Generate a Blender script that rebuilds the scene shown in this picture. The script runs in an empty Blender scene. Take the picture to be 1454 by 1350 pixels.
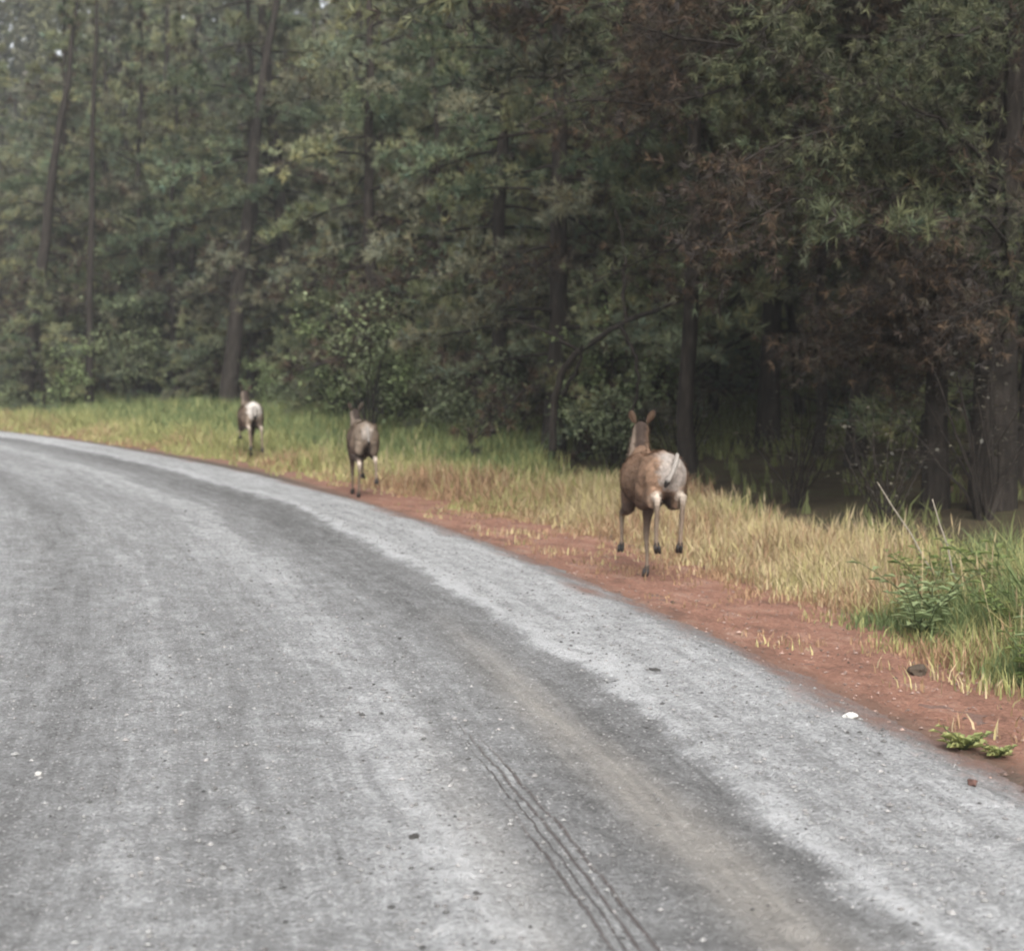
import bpy, math, random
import numpy as np
from mathutils import Vector, Matrix
R = math.radians
random.seed(7)
rng = np.random.default_rng(7)
scene = bpy.context.scene
COL = scene.collection

# ------------------------------------------------------------------ camera, world, sun, exposure
CAM_H = 1.65
cam_d = bpy.data.cameras.new("camera")
cam = bpy.data.objects.new("camera", cam_d); COL.objects.link(cam)
cam_d.sensor_fit = 'HORIZONTAL'; cam_d.sensor_width = 36.0
cam_d.lens = 36.0 * 2400 / 1454
cam_d.clip_start = 0.1; cam_d.clip_end = 600
cam.location = (0, 0, CAM_H)
cam.rotation_euler = (R(90 - 3.65), 0, 0)
cam_d.dof.use_dof = True
cam_d.dof.focus_distance = 8.5
cam_d.dof.aperture_fstop = cam_d.lens / 22.0
scene.camera = cam

SUN_EL, SUN_AZ = 40, 172          # compass-like: direction the light comes from, clockwise from +Y
world = bpy.data.worlds.new("World"); scene.world = world; world.use_nodes = True
wn = world.node_tree; wn.nodes.clear()
sky = wn.nodes.new("ShaderNodeTexSky"); sky.sky_type = 'NISHITA'; sky.sun_disc = False
sky.sun_elevation = R(SUN_EL); sky.sun_rotation = R(SUN_AZ)
sky.air_density = 1.0; sky.dust_density = 5.0; sky.ozone_density = 1.0
hs = wn.nodes.new("ShaderNodeHueSaturation"); hs.inputs['Saturation'].default_value = 0.22
bg = wn.nodes.new("ShaderNodeBackground"); bg.inputs['Strength'].default_value = 0.15
wo = wn.nodes.new("ShaderNodeOutputWorld")
wn.links.new(sky.outputs[0], hs.inputs['Color']); wn.links.new(hs.outputs[0], bg.inputs['Color'])
wn.links.new(bg.outputs[0], wo.inputs['Surface'])

sd = bpy.data.lights.new("sun", 'SUN'); sd.energy = 1.5; sd.angle = R(35); sd.color = (1.0, 0.97, 0.93)
sun = bpy.data.objects.new("sun", sd); COL.objects.link(sun)
az, el = R(SUN_AZ), R(SUN_EL)
sdir = Vector((math.sin(az) * math.cos(el), math.cos(az) * math.cos(el), math.sin(el)))
sun.rotation_euler = sdir.to_track_quat('Z', 'Y').to_euler()

vs = scene.view_settings
vs.view_transform = 'Standard'; vs.look = 'None'; vs.gamma = 1.0; vs.use_curve_mapping = False
HAZE = 0.0010
vs.exposure = 1.12
cy = scene.cycles
scene.render.engine = 'CYCLES'
cy.use_denoising = True
cy.pixel_filter_type = 'BLACKMAN_HARRIS'; cy.filter_width = 2.0
cy.max_bounces = 6; cy.diffuse_bounces = 3; cy.transmission_bounces = 4; cy.volume_bounces = 0
cy.transparent_max_bounces = 4

# ------------------------------------------------------------------ helpers
def link(o, parent=None):
    COL.objects.link(o)
    if parent is not None: o.parent = parent
    return o

def tag(o, label=None, cat=None, group=None, kind=None):
    if label: o['label'] = label
    if cat: o['category'] = cat
    if group: o['group'] = group
    if kind: o['kind'] = kind
    return o

def empty(name, loc=(0, 0, 0), rz=0.0):
    o = bpy.data.objects.new(name, None); o.empty_display_size = 0.2
    o.location = loc; o.rotation_euler = (0, 0, rz)
    return link(o)

def np_mesh(name, V, F, mats, cols=None, fmat=None, smooth=False, attrs=None):
    """V (n,3), F (m,k) k=3|4 constant, or list of such arrays"""
    if not isinstance(F, (list, tuple)): F = [F]
    F = [f for f in F if len(f)]
    me = bpy.data.meshes.new(name)
    me.vertices.add(len(V)); me.vertices.foreach_set("co", np.asarray(V, dtype=np.float32).ravel())
    loops = np.concatenate([f.ravel() for f in F]).astype(np.int32)
    tot = np.concatenate([np.full(len(f), f.shape[1], dtype=np.int32) for f in F])
    start = np.concatenate([[0], np.cumsum(tot)[:-1]]).astype(np.int32)
    me.loops.add(len(loops)); me.loops.foreach_set("vertex_index", loops)
    me.polygons.add(len(tot)); me.polygons.foreach_set("loop_start", start)
    me.polygons.foreach_set("loop_total", tot)
    if fmat is not None: me.polygons.foreach_set("material_index", np.asarray(fmat, dtype=np.int32))
    me.update(calc_edges=True)
    me.polygons.foreach_set("use_smooth", np.full(len(tot), smooth, dtype=bool))
    if cols is not None:
        a = me.color_attributes.new("col", 'FLOAT_COLOR', 'POINT')
        c = np.ones((len(V), 4), dtype=np.float32); c[:, :3] = cols
        a.data.foreach_set("color", c.ravel())
    for k, arr in (attrs or {}).items():
        a = me.attributes.new(k, 'FLOAT', 'POINT'); a.data.foreach_set("value", np.asarray(arr, dtype=np.float32))
    for m in mats: me.materials.append(m)
    me.validate()
    return me

def mesh_obj(name, me, parent=None):
    return link(bpy.data.objects.new(name, me), parent)

# value noise in numpy
_perm = rng.random((256, 256))
def vnoise(x, y):
    xi = np.floor(x).astype(int); yi = np.floor(y).astype(int)
    fx = x - xi; fy = y - yi
    fx = fx * fx * (3 - 2 * fx); fy = fy * fy * (3 - 2 * fy)
    g = lambda a, b: _perm[a & 255, b & 255]
    return (g(xi, yi) * (1 - fx) + g(xi + 1, yi) * fx) * (1 - fy) + (g(xi, yi + 1) * (1 - fx) + g(xi + 1, yi + 1) * fx) * fy
def fnoise(x, y, o=4):
    r = 0; a = 0.5; t = 0
    for k in range(o):
        r = r + a * vnoise(x * 2 ** k + 17.3 * k, y * 2 ** k + 5.1 * k); t += a; a *= 0.55
    return r / t

def sstep(a, b, x):
    t = np.clip((x - a) / (b - a), 0, 1); return t * t * (3 - 2 * t)

# ------------------------------------------------------------------ the curve of the road: right-hand edge E(s); t measured to the left of it
DS = 0.25
sA = np.arange(0, 130 + DS, DS)
thA = np.where(sA < 60, 10.5 + .7 * sA - .004 * sA ** 2, 38.1 + .28 * (sA - 60))
sB = np.arange(0, -22 - DS, -DS)
thB = np.maximum(10.5 + .7 * sB, 5.0)
def integ(th, ds):
    a = R(1) * th
    x = 2.04 - np.concatenate([[0], np.cumsum(np.sin((a[1:] + a[:-1]) / 2) * ds)])
    y = 6.73 + np.concatenate([[0], np.cumsum(np.cos((a[1:] + a[:-1]) / 2) * ds)])
    return x, y
xA, yA = integ(thA, DS); xB, yB = integ(thB, -DS)
ES = np.concatenate([sB[:0:-1], sA]); EX = np.concatenate([xB[:0:-1], xA])
EY = np.concatenate([yB[:0:-1], yA]); ET = R(1) * np.concatenate([thB[:0:-1], thA])

def road_xy(s, t):
    x = np.interp(s, ES, EX); y = np.interp(s, ES, EY); th = np.interp(s, ES, ET)
    return x - np.cos(th) * t, y - np.sin(th) * t

def to_st(x, y):
    x = np.asarray(x, float).ravel(); y = np.asarray(y, float).ravel()
    S = np.empty(len(x)); T = np.empty(len(x))
    for a in range(0, len(x), 20000):
        b = slice(a, a + 20000)
        d = (x[b, None] - EX[None, ::2]) ** 2 + (y[b, None] - EY[None, ::2]) ** 2
        i = d.argmin(1) * 2
        dx = x[b] - EX[i]; dy = y[b] - EY[i]; th = ET[i]
        S[b] = ES[i] + (-np.sin(th) * dx + np.cos(th) * dy)
        T[b] = -(np.cos(th) * dx + np.sin(th) * dy)
    return S, T

def ground_h_st(s, t):
    u = -t
    h = np.interp(u, [-40, -14, -8.2, -7.2, 0, .8, 1.6, 2.6, 5, 8, 15, 25, 40, 60, 90, 140],
                  [1.5, .2, -.12, 0, 0, -.02, -.06, -.03, .16, .36, .95, 2.6, 8, 20, 34, 50])
    return h + (fnoise(s * .4 + 9, t * .4) - .5) * .14 * sstep(1.0, 3.0, u) + (fnoise(s * 1.7, t * 1.7) - .5) * .05 * sstep(.2, 1.0, u)
def ground_h(x, y):
    s, t = to_st(x, y); return ground_h_st(s, t)
def gh(x, y): return float(ground_h([x], [y])[0])

# ------------------------------------------------------------------ materials
def new_mat(name):
    m = bpy.data.materials.new(name); m.use_nodes = True
    nt = m.node_tree; nt.nodes.clear()
    out = nt.nodes.new("ShaderNodeOutputMaterial")
    return m, nt, out

def N(nt, typ, **kw):
    n = nt.nodes.new(typ)
    for k, v in kw.items():
        if k in n.inputs.keys(): n.inputs[k].default_value = v
        else: setattr(n, k, v)
    return n

def principled(nt, rough=.9, spec=.2):
    p = nt.nodes.new("ShaderNodeBsdfPrincipled")
    p.inputs['Roughness'].default_value = rough
    p.inputs['Specular IOR Level'].default_value = spec
    return p

def noise(nt, scale, detail=5, rough=.6, coord=None, vec=None):
    n = nt.nodes.new("ShaderNodeTexNoise"); n.inputs['Scale'].default_value = scale
    n.inputs['Detail'].default_value = detail; n.inputs['Roughness'].default_value = rough
    if vec is not None: nt.links.new(vec, n.inputs['Vector'])
    return n

def mathn(nt, op, a, b=None):
    n = nt.nodes.new("ShaderNodeMath"); n.operation = op
    for i, v in enumerate((a, b)):
        if v is None: continue
        if isinstance(v, (int, float)): n.inputs[i].default_value = v
        else: nt.links.new(v, n.inputs[i])
    return n.outputs[0]

def mixc(nt, fac, a, b, blend='MIX'):
    n = nt.nodes.new("ShaderNodeMix"); n.data_type = 'RGBA'; n.blend_type = blend
    for sock, v in ((n.inputs[0], fac), (n.inputs[6], a), (n.inputs[7], b)):
        if isinstance(v, (int, float)): sock.default_value = v
        elif isinstance(v, tuple): sock.default_value = (*v, 1)
        else: nt.links.new(v, sock)
    return n.outputs[2]

def ramp(nt, fac, stops):
    n = nt.nodes.new("ShaderNodeValToRGB")
    while len(n.color_ramp.elements) < len(stops): n.color_ramp.elements.new(0.5)
    for e, (p, c) in zip(n.color_ramp.elements, stops):
        e.position = p; e.color = (*c, 1) if isinstance(c, tuple) else (c, c, c, 1)
    nt.links.new(fac, n.inputs[0]); return n.outputs[0]

def bump(nt, h, strength, dist, target):
    b = nt.nodes.new("ShaderNodeBump"); b.inputs['Strength'].default_value = strength
    b.inputs['Distance'].default_value = dist
    nt.links.new(h, b.inputs['Height']); nt.links.new(b.outputs[0], target.inputs['Normal'])

def leaf_mat(name, transl=.3, rough=.6, spec=.25, grain=None):
    m, nt, out = new_mat(name)
    at = N(nt, "ShaderNodeAttribute", attribute_name="col")
    p = principled(nt, rough, spec)
    tr = nt.nodes.new("ShaderNodeBsdfTranslucent")
    col = at.outputs['Color']
    nt.links.new(col, p.inputs['Base Color']); nt.links.new(col, tr.inputs['Color'])
    mx = nt.nodes.new("ShaderNodeMixShader"); mx.inputs[0].default_value = transl
    nt.links.new(p.outputs[0], mx.inputs[1]); nt.links.new(tr.outputs[0], mx.inputs[2])
    nt.links.new(mx.outputs[0], out.inputs['Surface'])
    return m

def col_mat(name, rough=.9, spec=.2, nscale=30, namt=.3, bscale=60, bs=.5, bd=.01):
    """base colour from the 'col' attribute, with procedural grain"""
    m, nt, out = new_mat(name)
    at = N(nt, "ShaderNodeAttribute", attribute_name="col")
    tc = nt.nodes.new("ShaderNodeTexCoord")
    n1 = noise(nt, nscale, 4, .65, vec=tc.outputs['Object'])
    f = ramp(nt, n1.outputs[0], [(.3, 1 - namt), (.7, 1 + namt)])
    c = mixc(nt, 1.0, at.outputs['Color'], f, 'MULTIPLY')
    p = principled(nt, rough, spec); nt.links.new(c, p.inputs['Base Color'])
    n2 = noise(nt, bscale, 3, .6, vec=tc.outputs['Object'])
    bump(nt, n2.outputs[0], bs, bd, p)
    nt.links.new(p.outputs[0], out.inputs['Surface'])
    return m

M = {}
M['needle'] = leaf_mat("pine_needles", .3, .8, .06)
M['leaf'] = leaf_mat("broad_leaves", .35, .5, .3)
M['grass'] = leaf_mat("grass_blades", .35, .7, .15)
M['fur'] = col_mat("deer_fur", .85, .15, 60, .12, 220, .35, .004)
M['horn'] = col_mat("hoof_horn", .5, .4, 80, .1, 80, .2, .002)
M['stone'] = col_mat("road_stone", .85, .3, 60, .3, 90, .5, .004)

def bark_mat():
    m, nt, out = new_mat("pine_bark")
    tc = nt.nodes.new("ShaderNodeTexCoord")
    mp = nt.nodes.new("ShaderNodeMapping"); mp.inputs['Scale'].default_value = (1, 1, .22)
    nt.links.new(tc.outputs['Object'], mp.inputs['Vector'])
    n = noise(nt, 16, 6, .7, vec=mp.outputs[0])
    c = ramp(nt, n.outputs[0], [(.3, (.010, .009, .008)), (.55, (.030, .025, .021)), (.78, (.066, .057, .050))])
    p = principled(nt, .95, .1); nt.links.new(c, p.inputs['Base Color'])
    bump(nt, n.outputs[0], .9, .03, p); nt.links.new(p.outputs[0], out.inputs['Surface'])
    return m
M['bark'] = bark_mat()

def soil_mat():
    m, nt, out = new_mat("forest_soil")
    tc = nt.nodes.new("ShaderNodeTexCoord")
    n = noise(nt, 1.3, 8, .7, vec=tc.outputs['Object'])
    n2 = noise(nt, 22, 5, .7, vec=tc.outputs['Object'])
    c = ramp(nt, n.outputs[0], [(.3, (.028, .022, .015)), (.5, (.06, .047, .030)), (.7, (.052, .058, .026))])
    c = mixc(nt, 1.0, c, ramp(nt, n2.outputs[0], [(.3, .6), (.7, 1.4)]), 'MULTIPLY')
    p = principled(nt, .95, .1); nt.links.new(c, p.inputs['Base Color'])
    bump(nt, n2.outputs[0], .8, .05, p); nt.links.new(p.outputs[0], out.inputs['Surface'])
    return m
M['soil'] = soil_mat()

def road_mat():
    m, nt, out = new_mat("gravel_road")
    ta = N(nt, "ShaderNodeAttribute", attribute_name="tone").outputs['Fac']
    ra = N(nt, "ShaderNodeAttribute", attribute_name="red").outputs['Fac']
    na = N(nt, "ShaderNodeAttribute", attribute_name="tan").outputs['Fac']
    uv = nt.nodes.new("ShaderNodeUVMap"); uv.uv_map = "st"
    def mp(sx, sy):
        n = nt.nodes.new("ShaderNodeMapping"); n.inputs['Scale'].default_value = (sx, sy, 1)
        nt.links.new(uv.outputs[0], n.inputs['Vector']); return n.outputs[0]
    st1 = noise(nt, 1, 4, .6, vec=mp(9, .55)).outputs[0]       # streaks along the travel direction
    st2 = noise(nt, 1, 3, .6, vec=mp(28, 2.2)).outputs[0]
    cl = noise(nt, 1, 6, .72, vec=mp(6, 5)).outputs[0]         # clods
    gr = noise(nt, 1, 4, .75, vec=mp(42, 42)).outputs[0]       # gravel grain
    fg = noise(nt, 1, 2, .7, vec=mp(130, 130)).outputs[0]
    v = nt.nodes.new("ShaderNodeTexVoronoi"); v.inputs['Scale'].default_value = 1
    nt.links.new(mp(62, 62), v.inputs['Vector'])
    t = mathn(nt, 'ADD', ta, mathn(nt, 'MULTIPLY', mathn(nt, 'SUBTRACT', st1, .5), .55))
    t = mathn(nt, 'ADD', t, mathn(nt, 'MULTIPLY', mathn(nt, 'SUBTRACT', st2, .5), .38))
    t = mathn(nt, 'ADD', t, mathn(nt, 'MULTIPLY', mathn(nt, 'SUBTRACT', cl, .5), .85))
    t = mathn(nt, 'ADD', t, mathn(nt, 'MULTIPLY', mathn(nt, 'SUBTRACT', gr, .5), 1.35))
    t = mathn(nt, 'ADD', t, mathn(nt, 'MULTIPLY', mathn(nt, 'SUBTRACT', fg, .5), .5))
    c = ramp(nt, t, [(0, (.066, .065, .064)), (.35, (.165, .164, .162)), (.65, (.275, .277, .277)), (1.0, (.52, .525, .53))])
    # tyre prints: thin dark lines pressed into the gravel
    sx = nt.nodes.new("ShaderNodeSeparateXYZ"); nt.links.new(uv.outputs[0], sx.inputs[0])
    wob = mathn(nt, 'MULTIPLY', mathn(nt, 'SINE', mathn(nt, 'MULTIPLY', sx.outputs[1], .5)), .05)
    uu = mathn(nt, 'ADD', mathn(nt, 'SUBTRACT', sx.outputs[0], wob), mathn(nt, 'MULTIPLY', mathn(nt, 'SUBTRACT', gr, .5), .012))
    prints = None
    for c0, w0, s1 in ((2.03, .011, 1.0), (2.075, .010, 1.3), (2.155, .009, -.2), (2.115, .005, .8)):
        ln = mathn(nt, 'SUBTRACT', 1.0, mathn(nt, 'DIVIDE', mathn(nt, 'ABSOLUTE', mathn(nt, 'SUBTRACT', uu, c0)), w0)); nt.nodes[-1].use_clamp = True
        lf = mathn(nt, 'SUBTRACT', s1 + .2, sx.outputs[1]); nt.nodes[-1].use_clamp = True
        ln = mathn(nt, 'MULTIPLY', ln, lf); ln = mathn(nt, 'MULTIPLY', ln, mathn(nt, 'MULTIPLY', cl, mathn(nt, 'MULTIPLY', st2, 3.4)))
        prints = ln if prints is None else mathn(nt, 'ADD', prints, ln)
    prints = mathn(nt, 'MINIMUM', prints, .8)
    c = mixc(nt, prints, c, (.095, .072, .064))
    # loose pale stones
    cellr = nt.nodes.new("ShaderNodeSeparateColor"); nt.links.new(v.outputs['Color'], cellr.inputs[0])
    sel = mathn(nt, 'GREATER_THAN', mathn(nt, 'ADD', cellr.outputs[0], mathn(nt, 'MULTIPLY', ta, .22)), .96)
    core = mathn(nt, 'LESS_THAN', v.outputs['Distance'], .36)
    c = mixc(nt, mathn(nt, 'MULTIPLY', mathn(nt, 'MULTIPLY', sel, core), .8), c, (.50, .49, .48))
    sel2 = mathn(nt, 'GREATER_THAN', cellr.outputs[1], .95)
    c = mixc(nt, mathn(nt, 'MULTIPLY', mathn(nt, 'MULTIPLY', sel2, core), .7), c, (.05, .045, .042))
    # dust and red soil dragged in
    rn = mathn(nt, 'ADD', ra, mathn(nt, 'MULTIPLY', mathn(nt, 'SUBTRACT', cl, .5), 1.3))
    rf = ramp(nt, mathn(nt, 'ADD', rn, mathn(nt, 'MULTIPLY', mathn(nt, 'SUBTRACT', gr, .5), .8)), [(.35, 0.0), (.85, .85)])
    rc = mixc(nt, gr, (.15, .075, .052), (.30, .165, .12))
    c = mixc(nt, rf, c, rc)
    tf = mathn(nt, 'MULTIPLY', na, ramp(nt, st1, [(.3, .15), (.6, .62)]))
    c = mixc(nt, tf, c, (.40, .37, .33))
    p = principled(nt, .85, .25); nt.links.new(c, p.inputs['Base Color'])
    h = mathn(nt, 'ADD', mathn(nt, 'MULTIPLY', gr, 1.0), mathn(nt, 'MULTIPLY', fg, .5))
    h = mathn(nt, 'ADD', h, mathn(nt, 'MULTIPLY', cl, .8))
    h = mathn(nt, 'SUBTRACT', h, mathn(nt, 'MULTIPLY', prints, .7))
    bump(nt, h, 1.0, .035, p)
    nt.links.new(p.outputs[0], out.inputs['Surface'])
    return m
M['road'] = road_mat()

def dirt_mat():
    m, nt, out = new_mat("red_dirt")
    uv = nt.nodes.new("ShaderNodeUVMap"); uv.uv_map = "st"
    ga = N(nt, "ShaderNodeAttribute", attribute_name="tone").outputs['Fac']
    def mp(sx, sy):
        n = nt.nodes.new("ShaderNodeMapping"); n.inputs['Scale'].default_value = (sx, sy, 1)
        nt.links.new(uv.outputs[0], n.inputs['Vector']); return n.outputs[0]
    a = noise(nt, 1, 8, .72, vec=mp(3.5, 1.8)).outputs[0]
    g = noise(nt, 1, 5, .7, vec=mp(38, 38)).outputs[0]
    c = ramp(nt, a, [(.26, (.14, .085, .066)), (.40, (.27, .145, .105)), (.53, (.38, .200, .142)), (.70, (.43, .29, .225))])
    c = mixc(nt, 1.0, c, ramp(nt, g, [(.3, .62), (.7, 1.35)]), 'MULTIPLY')
    gf = ramp(nt, mathn(nt, 'ADD', ga, mathn(nt, 'MULTIPLY', mathn(nt, 'SUBTRACT', g, .5), 1.2)), [(.4, 0.0), (.9, 1.0)])
    c = mixc(nt, gf, c, mixc(nt, g, (.075, .058, .045), (.19, .16, .13)))
    p = principled(nt, .92, .15); nt.links.new(c, p.inputs['Base Color'])
    bump(nt, mathn(nt, 'ADD', g, mathn(nt, 'MULTIPLY', a, 3)), 1.0, .05, p)
    nt.links.new(p.outputs[0], out.inputs['Surface'])
    return m
M['dirt'] = dirt_mat()

# ------------------------------------------------------------------ ground, shoulder, road
def grid_sheet(name, S, T, zf, mat, attrs_fn=None, jitter=None):
    ss, tt = np.meshgrid(S, T, indexing='ij')
    if jitter is not None: tt = jitter(ss, tt)
    x, y = road_xy(ss, tt); z = zf(ss, tt)
    V = np.stack([x, y, z], -1).reshape(-1, 3)
    ns, ntt = ss.shape
    i = np.arange(ns - 1)[:, None] * ntt + np.arange(ntt - 1)[None]
    F = np.stack([i, i + ntt, i + ntt + 1, i + 1], -1).reshape(-1, 4)
    # make normals point up
    a, b, c = V[F[0, 0]], V[F[0, 1]], V[F[0, 2]]
    if np.cross(b - a, c - a)[2] < 0: F = F[:, ::-1]
    attrs = attrs_fn(ss, tt) if attrs_fn else None
    me = np_mesh(name, V, F, [mat], smooth=True, attrs={k: v.ravel() for k, v in (attrs or {}).items()})
    uvl = me.uv_layers.new(name="st")
    li = np.empty(len(me.loops), dtype=np.int32); me.loops.foreach_get("vertex_index", li)
    uv = np.stack([tt.ravel()[li], ss.ravel()[li]], -1).astype(np.float32)
    uvl.data.foreach_set("uv", uv.ravel())
    return mesh_obj(name, me)

# the ground: one sheet far past everything seen
gx = np.concatenate([np.arange(-300, -60, 12), np.arange(-60, 60, .8), np.arange(60, 301, 12)])
gy = np.concatenate([np.arange(-120, -12, 12), np.arange(-12, 90, .8), np.arange(90, 420, 12)])
xx, yy = np.meshgrid(gx, gy, indexing='ij')
s_, t_ = to_st(xx, yy)
zz = ground_h_st(s_, t_)
zz = np.where((t_ > -1.9) & (t_ < 7.9), zz - .10, zz)
i = np.arange(len(gx) - 1)[:, None] * len(gy) + np.arange(len(gy) - 1)[None]
F = np.stack([i, i + len(gy), i + len(gy) + 1, i + 1], -1).reshape(-1, 4)
ground = mesh_obj("ground", np_mesh("ground", np.stack([xx.ravel(), yy.ravel(), zz], -1), F, [M['soil']], smooth=True))
tag(ground, kind='structure')

BT = np.array([-.3, 0, .12, .3, .5, .8, 1.0, 1.12, 1.22, 1.45, 1.75, 1.95, 2.15, 2.32, 2.55, 2.8, 3.1, 3.4, 3.65, 3.9, 4.1, 4.5, 5.2, 6, 6.6, 7.3])
BV = np.array([.42, .44, .50, .70, .72, .70, .74, .92, .34, .22, .30, .48, .50, .78, .64, .50, .46, .55, .42, .24, .40, .56, .48, .55, .45, .4])
def road_attrs(s, t):
    w = (fnoise(s * .22, t * 0 + 3) - .5) * .34 + (fnoise(s * 1.3, t * 2 + 7) - .5) * .16 + (fnoise(s * 5, t * 6 + 11) - .5) * .20
    tt = t + w
    tone = np.interp(tt, BT, BV)
    # bands wash out in places; the main dark track runs smoother far away
    k = .48 + .5 * fnoise(s * .16 + 40, t * .3)
    tone = .585 + .05 * sstep(2.2, 3.2, t) + (tone - .5) * k * 1.08
    tone = tone + (fnoise(s * .35, t * 1.5 + 30) - .5) * .22
    red = .85 * sstep(.62, -.15, t + (fnoise(s * 1.4, t * 3 + 50) - .5) * .7) + .62 * sstep(.9, 0, np.hypot((t - 4.35) / .75, (s + .9) / 2.6)) \
        + .10 * np.exp(-((t - 2.05) / .22) ** 2) * sstep(2, -1, s) + .25 * sstep(6.7, 7.3, t)
    tan = np.exp(-((t - 1.62 - .04 * np.sin(s * .9)) / .13) ** 2) * 1.25 * sstep(5.5, 0.5, s) + .3 * np.exp(-((t - 2.3) / .12) ** 2) * sstep(2, 0, s)
    return {"tone": tone, "red": red, "tan": tan}
def road_z(s, t):
    a = road_attrs(s, t)['tone']
    z = .03 + .035 * sstep(0, 3, t) * sstep(7.2, 4, t) + (a - .5) * .035
    z += (fnoise(s * 7, t * 10) - .5) * .028 + (fnoise(s * 22, t * 22, 3) - .5) * .020
    edge = sstep(-.12, .35, t) * sstep(7.35, 6.9, t)
    return .004 + z * edge - .02 * (1 - edge)
def edge_jit(s, t):
    j = (fnoise(s * .9, s * 0) - .5) * .7 + (fnoise(s * 5, s * 0 + 8) - .5) * .45
    return t + j * sstep(.7, -.1, t)
Sr = np.concatenate([np.arange(-20, -4, .25), np.arange(-4, 4, .028), np.arange(4, 12, .07), np.arange(12, 40, .2), np.arange(40, 125, .8)])
Tr = np.concatenate([np.arange(-.15, 5.0, .028), np.arange(5.0, 7.36, .12)])
road = tag(grid_sheet("road", Sr, Tr, road_z, M['road'], road_attrs, edge_jit), kind='structure')

def dirt_z(s, t): return ground_h_st(s, t) * 1.0 + (fnoise(s * 7, t * 7) - .5) * .03 - .004 - .05 * sstep(-1.7, -2.1, t) - .03 * sstep(.1, .5, t)
def dirt_attrs(s, t):
    return {"tone": 1.1 * sstep(-.95, -1.6, t) + .55 * sstep(12, 22, s) + .62 * sstep(-.42, .12, t) + .35 * sstep(3, -2, s)}
Sd = np.concatenate([np.arange(-20, -4, .3), np.arange(-4, 14, .06), np.arange(14, 45, .25), np.arange(45, 125, 1.0)])
dirt = tag(grid_sheet("dirt_shoulder", Sd, np.arange(-2.15, .62, .06), dirt_z, M['dirt'], dirt_attrs), kind='structure')
dirt2 = tag(grid_sheet("dirt_shoulder_far_side", Sd, np.arange(6.9, 8.3, .1),
            lambda s, t: ground_h_st(s, t) - .006 - .12 * sstep(8.0, 8.3, t) * 0 - .03 * sstep(7.2, 6.9, t), M['dirt'],
            lambda s, t: {"tone": .5 + 0 * s}), kind='structure')

# ------------------------------------------------------------------ loose stones on the road
def stone_field():
    n = 24000
    s = -3.2 + 17 * rng.random(n) ** 1.3
    t = rng.random(n) * 5.2 - .9
    w = np.interp(t, BT, BV); w = np.where(t < .1, .6, w)
    keep = rng.random(n) < (w - .15) * 1.1
    s, t = s[keep], t[keep]; n = len(s)
    x, y = road_xy(s, t)
    z = np.where(t > .1, road_z(s, t), ground_h_st(s, t) + .004)
    r = .004 + .009 * rng.random(n) ** 3 + .007 * (rng.random(n) < .02)
    base = np.array([(1, 0, 0), (.45, .85, 0), (-.6, .8, 0), (-1, -.1, 0), (-.4, -.9, 0), (.6, -.75, 0), (.1, .1, .85), (0, 0, -.5)])
    a = rng.random(n) * 6.283
    B = base[None] * (1 + .35 * (rng.random((n, 8, 3)) - .5)) * r[:, None, None] * np.array([1.2, .9, .75])
    ca, sa = np.cos(a)[:, None], np.sin(a)[:, None]
    X = B[:, :, 0] * ca - B[:, :, 1] * sa + x[:, None]; Y = B[:, :, 0] * sa + B[:, :, 1] * ca + y[:, None]
    Z = B[:, :, 2] + z[:, None] + r[:, None] * .25
    V = np.stack([X, Y, Z], -1).reshape(-1, 3)
    f = np.array([(i, (i + 1) % 6, 6) for i in range(6)] + [((i + 1) % 6, i, 7) for i in range(6)])
    F = (f[None] + 8 * np.arange(n)[:, None, None]).reshape(-1, 3)
    g = .12 + .15 * rng.random(n); dk = rng.random(n) < .22; g[dk] *= .4
    rd = (t < .15)[:, None] * .8
    c = np.stack([g * (1 + .06 * rng.random(n)), g, g * .97], -1) * (1 - rd) + rd * g[:, None] * np.array([1.15, .72, .56])
    return mesh_obj("gravel", np_mesh("gravel", V, F, [M['stone']], cols=np.repeat(c, 8, 0)))
tag(stone_field(), "loose grey gravel scattered over the dirt road", kind='stuff')

def rock(name, x, y, z, dims, col, label, cat, seed, group=None, rz=0):
    rr = np.random.default_rng(seed)
    import bmesh
    bm = bmesh.new(); bmesh.ops.create_icosphere(bm, subdivisions=2, radius=1)
    for v in bm.verts:
        k = 1 + .5 * (rr.random() - .5)
        v.co = Vector((v.co.x * dims[0] * k, v.co.y * dims[1] * k, v.co.z * dims[2] * k))
    me = bpy.data.meshes.new(name); bm.to_mesh(me); bm.free()
    a = me.color_attributes.new("col", 'FLOAT_COLOR', 'POINT')
    for d in a.data:
        q = 1 + .3 * (rr.random() - .5); d.color = (col[0] * q, col[1] * q, col[2] * q, 1)
    me.materials.append(M['stone'])
    o = mesh_obj(name, me); o.location = (x, y, z); o.rotation_euler = (0, 0, rz)
    return tag(o, label, cat, group)
def road_pt(px, py):        # world point on the road plane for a place read off the photograph
    d = 2400 * CAM_H / (py - 522.0); return ((px - 727) / 2400 * d, d)
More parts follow.
